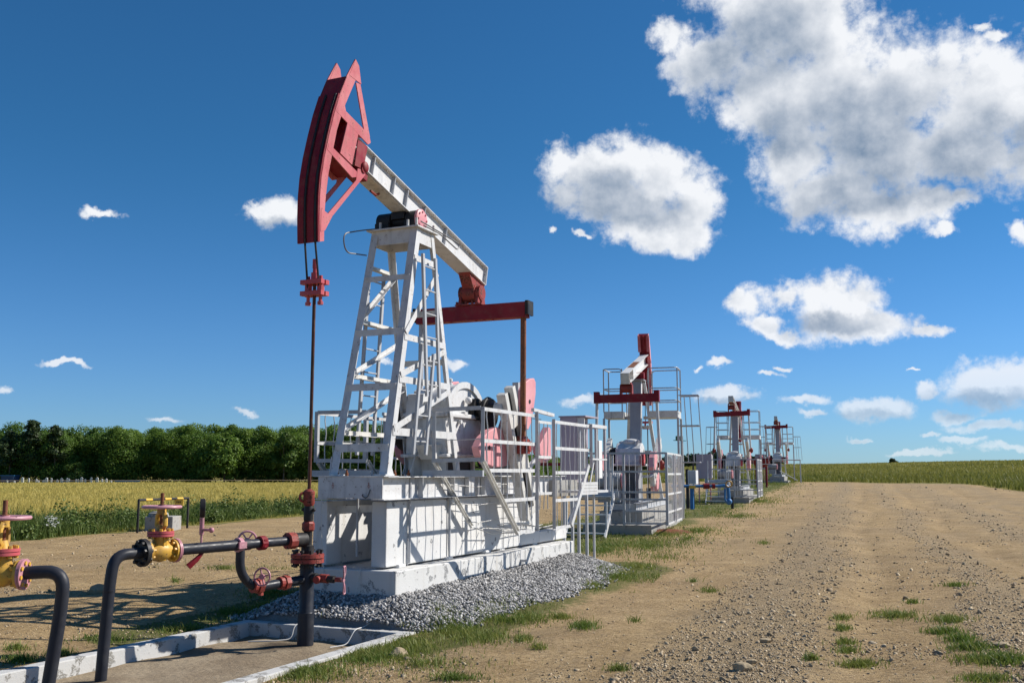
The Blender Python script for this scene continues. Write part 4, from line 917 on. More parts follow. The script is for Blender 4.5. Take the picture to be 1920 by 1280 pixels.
    MB().prism([(2.80, 2.50), (2.86, 2.86), (3.0, 2.88), (3.02, 2.5)], -.32, -.05).cyl((-.02, 2.92, 2.63), (.06, 2.92, 2.63), .07, 12).done('bearing_housing', Wt, gbo, smooth=True)
    MB().box((-.34, 2.95, 1.668), (.28, 3.02, 1.93)).box((-.34, 3.85, 1.668), (.28, 3.92, 1.93)).box((-.30, 3.021, 1.668), (-.28, 3.849, 1.93)).done('gearbox_stand', M['whitelow'], o)
    MB().prism([(2.6, 1.67), (3.0, 2.34), (3.04, 2.34), (3.04, 1.67)], -.14, -.12).prism([(2.55, 2.10), (2.95, 2.12), (2.95, 1.9), (2.70, 1.9)], .0, .24).done('belt_guard_plate', M['whitelow'], o)
    MB().box((-.28, 3.03, 1.672), (.24, 3.84, 1.86)).done('gap_shade_box', M['dark'], o)  # dark box added to stand in for the shaded gap under the gearbox
    # motor, pulley and belt at the rear
    mo = MB().cyl((-.28, 5.6, 1.98), (.34, 5.6, 1.98), .25, 24)
    for k in range(11): mo.torus((-.22 + .05 * k, 5.6, 1.98), (1, 0, 0), .25, .012, 24, 5)
    mo.box((-.2, 5.38, 1.668), (.26, 5.82, 1.78)); mo.done('motor', M['motor'], o, smooth=True)
    MB().cyl((-.42, 5.6, 1.98), (-.29, 5.6, 1.98), .20, 20).cyl((-.56, 3.2, 2.45), (-.42, 3.2, 2.45), .42, 28).done('pulley', M['black'], o, smooth=True)
    MB().bar((-.49, 5.6, 2.18), (-.49, 3.2, 2.86), .12, .015).bar((-.49, 5.6, 1.79), (-.49, 3.2, 2.05), .12, .015).done('drive_belt', M['dark'], o)
    MB().bar((.55, 5.05, 2.62), (.55, 5.95, 2.62), .012, .012).prism([(4.95, 2.75), (5.55, 2.15), (5.6, 2.75)], -.2, -.18).done('belt_cover', M['dark'], o)
    MB().bar((.50, 5.3, 1.70), (.56, 5.95, 2.06), .05, .07).done('brake_lever', Wt, o)
pj_near()

# ------------------------------------------------------------------ crank guards (box fences round the cranks)
def guard(sg, label, tin, tout):
    o = thing('crank_guard', label, 'guard fence', F1, (sg * tout, 4.3, .84), 'guard fences of the near pumpjack')
    g, w = M['grey'], M['white']; T = lambda t: sg * t
    posts = [(tout, 2.22, 1.86, 2.60), (tin, 2.22, 1.86, 2.59), (tout, 4.13, .84, 2.64), (tout, 4.83, .83, 2.56), (tout, 6.60, 1.80, 2.56)]
    for t, s, za, zb in posts: MB().angle((T(t), s, za), (T(t), s, zb), .055, .006, (0, 1, 0), -sg, 1).done('post', g, o)
    for z in (2.575, 1.875): MB().bar((T(tin), 2.215, z), (T(tout), 2.215, z + .01), .012, .055).done('rail', g, o)
    MB().bar((T(tin - .12), 2.20, 1.70), (T(tout + .05), 2.20, 1.70), .05, .085).done('bearer', g, o)
    if sg < 0: MB().bar((T(tin), 2.9, 1.70), (T(tout), 2.9, 1.70), .05, .08).done('bearer', g, o)
    for z, s0 in ((2.575, 2.22), (2.14, 2.22), (1.74, 2.35), (1.32, 2.92), (.85, 3.42)): MB().bar((T(tout), s0, z), (T(tout), 4.12, z), .014, .05).done('rail', w, o)
    for z, s1 in ((2.52, 6.60), (2.10, 6.6), (1.71, 6.5), (1.27, 6.0), (.84, 5.65)): MB().bar((T(tout), 4.85, z), (T(tout), s1, z), .014, .05).done('rail', w, o)
    for z in (2.49, 1.95, 1.39): MB().bar((T(tout), 4.17, z), (T(tout), 4.80, z), .014, .042).done('gate_rail', w, o)
    MB().bar((T(tout) - .01, 4.06, 2.665), (T(tout) - .01, 4.90, 2.625), .05, .05).done('top_rail', w, o)
    MB().chan((T(tout), 2.22, 1.87), (T(tout), 3.41, .85), .05, .07, .008, (0, 0, 1), 1).done('slant_rail', M['whitelow'], o)
    MB().chan((T(tin), 2.24, 1.87), (T(tin + .02), 3.40, .92), .04, .055, .008, (0, 0, 1), 1).done('slant_rail', M['whitelow'], o)
    MB().bar((T(tout), 5.64, .85), (T(tout), 6.52, 1.84), .05, .08).done('slant_rail', w, o)
    bars = MB(); zlow = lambda s: 1.86 - (s - 2.22) * (1.01 / 1.19) if s < 3.42 else (.85 if s < 5.64 else .85 + (s - 5.64) * 1.12)
    for s in (2.42, 2.64, 2.88, 3.10, 3.33, 3.57, 3.80, 4.0, 4.30, 4.48, 4.64, 5.03, 5.22, 5.42, 5.63, 5.85, 6.05, 6.25, 6.43):
        zt = 2.57 if s < 4.13 else (2.49 if s < 4.83 else 2.52); zb = zlow(s) if not (4.13 < s < 4.83) else 1.15
        n = 9; bars.tube([(T(tout) + .006 * math.sin(i * 1.7 + s * 9), s + .012 * math.sin(i * 1.1 + s * 7), zt + (zb - zt) * i / n) for i in range(n + 1)], .008, 5)
    bars.done('bar_infill', M['white'], o)
    fl = MB(); r_ = random.Random(3 + sg)
    for i in range(5):
        s = 3.45 + i * .42; fl.tube([(T(tin + .02), s + .05, .90), (T((tin + tout) / 2), s + r_.uniform(-.1, .1), .86 + r_.uniform(-.04, .03)), (T(tout), s + .0, .85)], .008, 5)
    for t in (tin + .1, tin + .3, tin + .5): fl.tube([(T(t), 3.42, .90), (T(t), 4.4, .84 + r_.uniform(-.03, .03)), (T(t), 5.5, .86)], .007, 5)
    for k, z in enumerate((1.55, 1.28, 1.02)): fl.tube([(T(tin + .02), 2.5 + k * .3, z), (T(tin + .04), 3.6, z - .05), (T(tin + .02), 4.6, z - .02), (T(tin + .03), 5.6, z - .04)], .006, 5)
    for k in range(3): fl.tube([(T(tin + .02), 2.25, 2.35 - .2 * k), (T(tout), 2.22, 2.36 - .2 * k)], .005, 5) if k == 1 else None
    fl.done('floor_bars', M['whitelow'], o)
guard(1, 'pale welded bar fence round the sunlit crank of the near pumpjack', .45, 1.2)
guard(-1, 'pale bar fence at the shaded far side of the near pumpjack tower', .62, 1.46)

# ------------------------------------------------------------------ service platform, cabinet and steps behind the near pumpjack
def platform():
    o = thing('service_platform', 'white railed landing with steps behind the near pumpjack', 'platform', F1, (.9, 7.2, 0))
    MB().box((.62, 6.56, 1.36), (1.2, 7.6, 1.40)).done('deck', M['white'], o)
    p = MB(); 
    for k in range(4): p.box((1.2, 6.12, 1.335 + k * .055), (1.222, 6.96, 1.335 + k * .055 + .050))
    p.done('kick_board', M['white'], o)
    for t, s in ((1.16, 7.05), (1.16, 7.55), (.66, 7.55)): MB().bar((t, s, 1.36), (t, s, 2.56), .04, .04).done('post', M['grey'], o)
    MB().bar((1.18, 6.64, 2.54), (1.18, 7.58, 2.54), .03, .06).bar((1.18, 6.64, 1.95), (1.18, 7.58, 1.95), .02, .03).bar((.66, 7.57, 2.54), (1.16, 7.57, 2.54), .03, .05).done('rail', M['white'], o)
    MB().bar((1.14, 6.7, 1.41), (1.14, 7.0, 1.95), .02, .04).done('brace', M['white'], o)
    MB().box((.42, 6.62, 1.29), (.50, 7.87, 1.58)).done('beam', M['conc'], o)
    MB().bar((.95, 7.5, -.05), (.95, 7.5, 1.36), .035, .035).done('leg', M['grey'], o)
platform()
def cabinet():
    o = thing('control_cabinet', 'lilac grey control cabinet standing behind the near bar fence', 'cabinet', F1, (.3, 8.6, 1.1))
    MB().box((.02, 8.2, 1.52), (.37, 8.85, 2.78)).done('body', M['lilac'], o, bevel=.01)
    MB().box((.0, 8.18, 2.783), (.56, 8.95, 2.81)).done('roof', M['lilac'], o)
    MB().box((.372, 8.22, 1.6), (.52, 8.25, 2.77)).done('door', M['white'], o)
    MB().box((.373, 8.4, 1.7), (.385, 8.7, 2.7)).done('panel', M['dark'], o)  # near-black sheet standing in for the shade of the cabinet's open slot
    MB().box((.50, 8.9, 1.6), (.58, 9.1, 2.35)).done('meter_box', M['plastic'], o, bevel=.01)
    for t in (.06, .36):
        for s in (8.3, 8.75): MB().bar((t, s, 0), (t, s, 1.52), .05, .05).done('leg', M['grey'], o)
    MB().bar((-.6, 8.7, 1.88), (.02, 8.7, 1.88), .04, .06).done('pipe', M['crimson'], o)
cabinet()
# ------------------------------------------------------------------ pit and kerb
def pit():
    o = thing('concrete_kerb', 'low whitewashed concrete kerb framing the wellhead pit', 'kerb', F1, (0, .3, -.4))
    def kb(poly): return MB().prism(poly, -.48, -.13, 2)
    kb([(-1.22, -6), (-1.05, -6), (-1.05, .318), (-1.22, .318)]).done('left_edge', M['curb'], o, bevel=.012)
    kb([(-1.22, .32), (1.22, .32), (1.22, .47), (-1.22, .47)]).done('back_edge', M['curb'], o, bevel=.012)
    kb([(1.05, -6), (1.22, -6), (1.22, .318), (1.05, .318)]).done('right_edge', M['curb'], o, bevel=.012)
    n = 70; gx, gy = np.meshgrid(np.linspace(-1.1, 1.1, 40), np.linspace(-6, .36, n)); z = -.30 + (fbm(gx * 2, gy * 2, 4) - .45) * .05
    idx = np.arange(gx.size).reshape(gx.shape); Fq = np.stack([idx[:-1, :-1], idx[:-1, 1:], idx[1:, 1:], idx[1:, :-1]], -1).reshape(-1, 4)
    f = np_mesh('pit_ground', np.stack([gx, gy, z], -1).reshape(-1, 3), Fq, M['pit'], smooth=True); f.location = F1.o; f.rotation_euler = (0, 0, F1.r); tag(f, kind='structure')
pit()
L1 = lambda x, y, z: tuple(F1.M.inverted() @ Vector((x, y, z)))
def wheel(name, c, axis, R_, mat, par, spokes=4, r=.011, hub=.03):
    m = MB(); m.torus(c, axis, R_, r, 28, 8); d = Vector(axis).normalized(); u = Vector((0, 0, 1)) if abs(d.z) < .9 else Vector((1, 0, 0)); a = d.cross(u).normalized(); b = d.cross(a); c = Vector(c)
    for k in range(spokes): t = 2 * math.pi * k / spokes + .3; m.cyl(c, c + (a * math.cos(t) + b * math.sin(t)) * R_, r * .8, 6)
    m.cyl(c - d * .02, c + d * .02, hub, 10); return m.done(name, mat, par, smooth=True)
def flange(m, c, axis, R_, th=.03, bolts=8, gap=.006):
    c = Vector(c); d = Vector(axis).normalized(); m.cyl(c - d * (th + gap), c - d * gap, R_, 26); m.cyl(c + d * gap, c + d * (th + gap), R_, 26); m.cyl(c - d * gap, c + d * gap, R_ * .8, 20)
def bolts(mat, par, c, axis, R_, th=.05, n=8, r=.012):
    """a ring of studs with a nut at each end, every stud a part of its own"""
    c = Vector(c); d = Vector(axis).normalized(); u = Vector((0, 0, 1)) if abs(d.z) < .9 else Vector((1, 0, 0)); a = d.cross(u).normalized(); b = d.cross(a)
    for k in range(n):
        t = 2 * math.pi * k / n + .2; p = c + (a * math.cos(t) + b * math.sin(t)) * R_
        MB().cyl(p - d * th, p + d * th, r * .7, 6).cyl(p - d * (th + .004), p - d * (th - .022), r * 1.5, 6).cyl(p + d * (th - .022), p + d * (th + .004), r * 1.5, 6).done('bolt', mat, par)
# flow line: from the wellhead to the standing bend in the pit (world positions)
WP = Vector((-2.4234, 12.0273, .925)); RP = Vector((-3.95, 10.0, .90)); LD = (RP - WP); LD.z = 0; LL = LD.length; LD.normalize()
LP = lambda f, dz=0, side=0: Vector((WP.x + (RP.x - WP.x) * f + LD.y * side, WP.y + (RP.y - WP.y) * f - LD.x * side, WP.z + (RP.z - WP.z) * f + dz))
def wellhead():
    o = thing('wellhead', 'dark wellhead pipe with red flanges below the polished rod', 'wellhead', F1, (0, 0, -.3)); P, K, Rr = M['pipe'], M['black'], M['rustred']
    MB().cyl((0, 0, -.32), (0, 0, .08), .096, 24).lathe((0, 0, .08), (0, 0, 1), [(0, .093), (.012, .086), (.58, .084)], 24).done('casing', P, o, smooth=True)
    m = MB(); flange(m, (0, 0, .705), (0, 0, 1), .195, .045, 8); fo = m.done('flange', M['rustred'], o, smooth=True)
    bolts(K, fo, (0, 0, .705), (0, 0, 1), .158, .095, 10, .017)
    MB().lathe((0, 0, .75), (0, 0, 1), [(0, .075), (.10, .075), (.11, .05), (.27, .05), (.28, .055)], 20).done('neck', K, o, smooth=True)
    MB().lathe((0, 0, 1.02), (0, 0, 1), [(0, .062), (.02, .075), (.09, .075), (.11, .062), (.115, .05)], 8).done('union_nut', Rr, o, smooth=False)
    MB().lathe((0, 0, 1.135), (0, 0, 1), [(0, .052), (.02, .058), (.16, .056), (.18, .05)], 18).sphere((-.075, 0, 1.27), .022).sphere((.075, 0, 1.27), .022).done('stuffing_box', K, o, smooth=True)
    MB().lathe((0, 0, 1.315), (0, 0, 1), [(0, .052), (.03, .07), (.17, .068), (.19, .05), (.20, .03)], 16).torus((-.045, -.05, 1.42), (1, -.4, 0), .05, .016, 16, 6).done('gland', Rr, o, smooth=True)
    # lower side outlet to the right, with its bow-tie handle
    m = MB().cyl((.06, 0, .485), (.40, -.02, .478), .042, 14).cyl((.09, 0, .485), (.14, 0, .485), .055, 14); so_ = m.done('side_outlet', K, o, smooth=True)
    MB().cyl((.20, -.01, .482), (.31, -.015, .48), .052, 12).cyl((.20, -.06, .47), (.20, -.10, .47), .045, 12).cyl((.42, -.02, .478), (.50, -.02, .478), .028, 10).done('side_valve', Rr, so_, smooth=True)
    hb = MB(); c = Vector((.525, -.02, .474))
    for sg in (1, -1): hb.tube(bend([c + Vector((0, 0, sg * .015)), c + Vector((-.01, .05, sg * .07)), c + Vector((-.012, .055, sg * .155)), c + Vector((.012, -.02, sg * .155)), c + Vector((.02, -.02, sg * .06)), c + Vector((0, 0, sg * .01))], .02, 3), .010, 6)
    hb.cyl(c - Vector((.03, 0, 0)), c + Vector((.01, 0, 0)), .022, 8).done('handle', M['wheelpink'], so_, smooth=True)
    # upper outlet
    q = lambda f, dz=0, side=0: L1(*LP(f, dz, side))
    MB().cyl(q(.02), q(.09), .085, 16).done('outlet_boss', K, o, smooth=True)
    MB().cyl(q(.085), q(.125), .098, 10).done('coupling_nut', Rr, o, smooth=False)
    MB().cyl(q(.12), q(.34), .052, 16).done('outlet_pipe', P, o, smooth=True)
    # lower loop: from the casing to the flow line
    lo = Vector((0, 0, .46)); lf = lambda f, dz: L1(*LP(f, dz))
    MB().tube(bend([q(.03, -.46), q(.31, -.49), q(.385, -.30), q(.385, -.04)], .16), .050, 14).done('bypass_pipe', P, o, smooth=True)
    for f in (.115, .265): MB().cyl(q(f, -.47), q(f + .025, -.47), .085, 8).cyl(q(f + .03, -.47), q(f + .05, -.47), .072, 14).done('coupling_nut', Rr, o)
    MB().cyl(q(.265, -.47), q(.265, -.36), .02, 8).bar(q(.265, -.58), q(.265, -.36), .035, .05).done('clamp', Rr, o)
    ax = Vector(L1(*(Vector(LP(.5)) + LD))) - Vector(L1(*LP(.5)))
    wheel('handwheel', q(.30, -.36, -.12), Vector((ax.x * .5 + .3, ax.y * .5 - .6, .1)), .095, M['wheelpink'], o, 4)
wellhead()
def gate_valve(name, label, X, Y, Z, axis, k, wheelR=.19):
    """rising-stem gate valve: body along axis, bonnet, yoke, handwheel, stem; k scales it"""
    fr = Frame(X, Y, Z, math.degrees(math.atan2(axis.y, axis.x))); o = thing(name, label, 'valve', fr, (0, 0, 0), 'yellow gate valves on the flow lines'); Yl = M['yellow']
    b = MB().lathe((-.17 * k, 0, 0), (1, 0, 0), [(0, .075 * k), (.05 * k, .08 * k), (.10 * k, .10 * k), (.17 * k, .118 * k), (.24 * k, .10 * k), (.29 * k, .08 * k), (.34 * k, .075 * k)], 22)
    b.lathe((0, 0, 0), (0, 0, 1), [(-.11 * k, .03 * k), (-.10 * k, .07 * k), (-.03 * k, .10 * k), (.06 * k, .088 * k), (.17 * k, .088 * k)], 20); b.box((-.02 * k, -.097 * k, .05 * k), (.02 * k, .097 * k, .16 * k)); b.done('body', Yl, o, smooth=True)
    for sg in (1, -1):
        f_ = MB().cyl((sg * .15 * k, 0, 0), (sg * .178 * k, 0, 0), .125 * k, 24).done('body_flange', Yl, o, smooth=True)
        e = MB().cyl((sg * .180 * k, 0, 0), (sg * .196 * k, 0, 0), .134 * k, 26).cyl((sg * .199 * k, 0, 0), (sg * .214 * k, 0, 0), .134 * k, 26).done('pipe_flange', M['wheelpink'], o, smooth=True)
        bolts(Yl, f_, (sg * .172 * k, 0, 0), (1, 0, 0), .10 * k, .05 * k, 8, .013 * k)
    bf = MB().cyl((0, 0, .165 * k), (0, 0, .192 * k), .145 * k, 24).cyl((0, 0, .198 * k), (0, 0, .224 * k), .145 * k, 24).done('bonnet_flange', M['red'], o, smooth=True)
    bolts(Yl, bf, (0, 0, .195 * k), (0, 0, 1), .115 * k, .05 * k, 8, .013 * k)
    y = MB().lathe((0, 0, .224 * k), (0, 0, 1), [(0, .06 * k), (.03 * k, .05 * k), (.07 * k, .035 * k)], 14)
    for sg in (1, -1): y.tube([(0, sg * .03 * k, .24 * k), (0, sg * .078 * k, .29 * k), (0, sg * .072 * k, .39 * k), (0, sg * .03 * k, .44 * k)], .028 * k, 8)
    y.cyl((0, 0, .41 * k), (0, 0, .47 * k), .05 * k, 12); y.done('yoke', Yl, o, smooth=True)
    wheel('handwheel', (0, 0, .49 * k), (0, 0, 1), wheelR, M['wheelpink'], o, 4, .018 * k, .045 * k)
    MB().cyl((0, 0, .24 * k), (0, 0, .645 * k), .021 * k, 10).cyl((0, 0, .475 * k), (0, 0, .52 * k), .04 * k, 8).done('stem', M['rust'], o, smooth=True)
def flow_line():
    o = thing('flow_line_pipe', 'dark pipe from the wellhead through the right yellow valve, bent down into the pit', 'pipe', WORLD, (RP.x, RP.y, -.3)); P = M['pipe']
    MB().cyl(LP(.335), LP(.70), .058, 18).done('pipe_run', P, o, smooth=True)
    MB().tube(bend([LP(.865), LP(.985), Vector((RP.x + .0, RP.y, .62)), Vector((RP.x - .03, RP.y - .03, -.35))], .17), .056, 18).done('standing_bend', P, o, smooth=True)
    MB().tube([Vector((RP.x, RP.y, .55)) + Vector((0, 0, 0)), Vector((RP.x, RP.y - .002, .57))], .0585, 18).done('weld_seam', P, o, smooth=True)
    bl = MB().cyl(LP(.855), LP(.872), .14, 24).done('blind_flange', M['black'], o, smooth=True); bolts(M['black'], bl, LP(.866), LD, .11, .045, 8, .014)
    MB().cyl(LP(.385), LP(.405), .082, 10).bar(LP(.375, .0), LP(.415, .0), .16, .07).done('clamp', M['wheelpink'], o)
    MB().cyl(LP(.255), LP(.285), .080, 12).bar(LP(.262, 0), LP(.278, 0), .15, .09).done('clamp', M['crimson'], o)
    wheel('handwheel', LP(.30, .03, .16), Vector((LD.x * .4 + .5, LD.y * .3 - .6, .0)), .10, M['wheelpink'], o, 5, .012)
    MB().cyl(LP(.30), LP(.30, .03, .16), .02, 8).done('wheel_stem', M['wheelpink'], o)
    # pressure gauge on a small cock
    g0 = LP(.58); MB().cyl(g0 + Vector((-.02, 0, .05)), g0 + Vector((-.02, 0, .14)), .012, 8).cyl(g0 + Vector((-.02, 0, .14)), g0 + Vector((-.02, 0, .32)), .024, 10).cyl(g0 + Vector((-.02, 0, .19)), g0 + Vector((.08, -.04, .19)), .015, 8).sphere(g0 + Vector((.10, -.05, .19)), .03).done('gauge_cock', M['wheelpink'], o, smooth=True)
    MB().lathe(g0 + Vector((-.05, .01, .42)), Vector((.95, .31, .0)), [(0, .095), (.005, .10), (.05, .10), (.055, .085)], 22).done('pressure_gauge', M['black'], o, smooth=True)
    MB().tube([g0 + Vector((0, 0, -.05)), g0 + Vector((-.05, -.05, -.12)), g0 + Vector((-.12, -.09, -.19))], [.018, .03, .036], 8).done('drain_tap', M['crimson'], o, smooth=True)
flow_line()
vp = LP(.785); gate_valve('gate_valve', 'yellow gate valve whose wheel stands before the black barrier', vp.x, vp.y, vp.z, LD, .92, .185)
def left_line():
    Y = 8.25; X = -3.70; z = .90; o = thing('flow_line_pipe', 'dark pipe bent down at the left edge, in front of the kerb', 'pipe', WORLD, (X, Y, -.3))
    MB().tube(bend([(X - .26, Y - .0, z - .0), (X + .06, Y + .02, z + .015), (X + .05, Y + .02, .6), (X - .05, Y, -.35)], .17), .053, 18).done('standing_bend', M['pipe'], o, smooth=True)
    MB().cyl((X - 2.2, Y - .06, z - .05), (X - .64, Y - .02, z - .02), .053, 18).done('pipe_run', M['pipe'], o, smooth=True)
    gate_valve('gate_valve', 'yellow gate valve cut off by the left edge', X - .44, Y - .01, z - .01, Vector((1, .03, 0)), .92, .19)
left_line()
def wires():
    o = MB().tube(bend([F1.w((-.30, .60, .02)), F1.w((-.32, .42, -.10)), F1.w((-.36, .28, -.12)), F1.w((-.36, .22, -.28)), F1.w((-.50, .05, -.285)), F1.w((-.75, -.10, -.285))], .06), .007, 6).done('earth_wire', M['wire'], smooth=True); tag(o, 'pale wire hanging over the kerb behind the wellhead pipe', 'wire', 'earth wires at the pit')
    o = MB().tube(bend([F1.w((.70, .92, .06)), F1.w((.62, .62, .0)), F1.w((.52, .46, -.115)), F1.w((.50, .28, -.12)), F1.w((.47, .16, -.28)), F1.w((.38, -.05, -.285))], .06), .007, 6).done('earth_wire', M['wire'], smooth=True); tag(o, 'pale wire running from the gravel down over the kerb', 'wire', 'earth wires at the pit')
    o = MB().tube([F1.w((-.42, .86, 1.5)), F1.w((-.44, .90, 1.0)), F1.w((-.46, 1.0, .5)), F1.w((-.47, .95, .12))], .006, 5).done('earth_wire', M['wire']); tag(o, 'thin pale wire hanging down the front of the plinth', 'wire', 'earth wires at the pit')
    o = MB().tube([F1.w((.10, 1.0, .50)), F1.w((.08, .99, .35)), F1.w((.06, .93, .12))], .006, 5).done('earth_wire', M['wire']); tag(o, 'short pale wire on the front of the footing', 'wire', 'earth wires at the pit')
    o = MB().tube(bend([F1.w((.30, .88, 1.50)), F1.w((.28, .87, 1.42)), F1.w((.24, .87, 1.385)), F1.w((.19, .87, 1.42)), F1.w((.20, .87, 1.44))], .03), .009, 6).done('steel_hook', M['cable'], smooth=True); tag(o, 'small grey hook hanging from the front steel frame', 'hook')
wires()
# ------------------------------------------------------------------ barrier and concrete box at the field edge
def barrier():
    x0, y0, x1, y1 = -10.85, 29.3, -10.15, 31.6; o = thing('pipe_barrier', 'black pipe barrier with a striped top bar at the field edge', 'barrier', WORLD, (x0, y0, 0))
    for x, y in ((x0, y0), (x1, y1)): MB().cyl((x, y, -.2), (x, y, .93), .035, 10).done('post', M['black'], o)
    for k in range(8):
        a, b = k / 8, (k + 1) / 8; p = lambda f: (x0 + (x1 - x0) * f, y0 + (y1 - y0) * f, .93)
        MB().cyl(p(a), p(b), .038, 10).done('bar_section', M['sign'] if k in (1, 4, 6) else M['black'], o)
    sg = MB().box((-10.36, 30.95, .72), (-10.10, 30.98, .92)).done('sign', M['sign'], o)
    l = MB()
    for k in range(3): l.box((-10.30 + k * .05, 30.942, .80), (-10.27 + k * .05, 30.949, .85))
    l.done('sign_mark', M['black'], sg)
    o = thing('concrete_box', 'pale concrete well box below the black barrier', 'concrete box', WORLD, (-10.55, 30.6, 0))
    MB().box((-10.98, 30.2, -.2), (-10.14, 31.0, .42)).done('body', M['conc'], o, bevel=.02); MB().lathe((-10.68, 30.5, .42), (0, 0, 1), [(0, .30), (.10, .28), (.12, .2), (.14, .2), (.15, .0)], 20).done('lid', M['conc'], o, smooth=True)
barrier()
# ------------------------------------------------------------------ rocks
def rock(px, py, size, label, fl=.6, mat='rock'):
    x, y = px_ground(np.array([px * 1.]), np.array([py * 1.])); x, y = float(x[0]), float(y[0]); z = float(gz(x, y)); bm = bmesh.new(); bmesh.ops.create_icosphere(bm, subdivisions=3, radius=1)
    rr = random.Random(int(px)); pl = [(Vector((rr.gauss(0, 1), rr.gauss(0, 1), rr.gauss(0, .8))).normalized(), rr.uniform(.55, .85)) for _ in range(11)]
    for v in bm.verts:
        for n, d in pl:
            k = v.co.dot(n)
            if k > d: v.co -= n * (k - d)
        v.co += Vector((rr.gauss(0, .012), rr.gauss(0, .012), rr.gauss(0, .012))); v.co.x *= size * 1.2; v.co.y *= size * .9; v.co.z *= size * fl
    me = bpy.data.meshes.new('rock'); bm.to_mesh(me); bm.free(); me.materials.append(M[mat]); o = bpy.data.objects.new('rock', me); C.objects.link(o); o.location = (x, y, z + size * fl * .35); tag(o, label, 'rock', 'rocks on the dirt')
for a in ((746, 1230, .085, 'angular tan rock in the grass right of the pit kerb', .8), (765, 1236, .04, 'small pale rock beside the angular tan rock'), (182, 1112, .13, 'brown boulder on the dirt before the left field', .8), (1390, 1256, .085, 'brown rock at the bottom edge of the dirt road'),
          (1408, 1243, .05, 'smaller brown rock just behind the one at the bottom edge'), (1434, 1204, .075, 'flat tan rock on the road left of the grass tufts', .45), (957, 1160, .06, 'tan rock at the foot of the gravel bank', .7), (1880, 1212, .09, 'flat dark rock at the right edge of the road', .4), (1540, 1072, .06, 'pale flat stone on the stony wheel track', .4)): rock(*a)
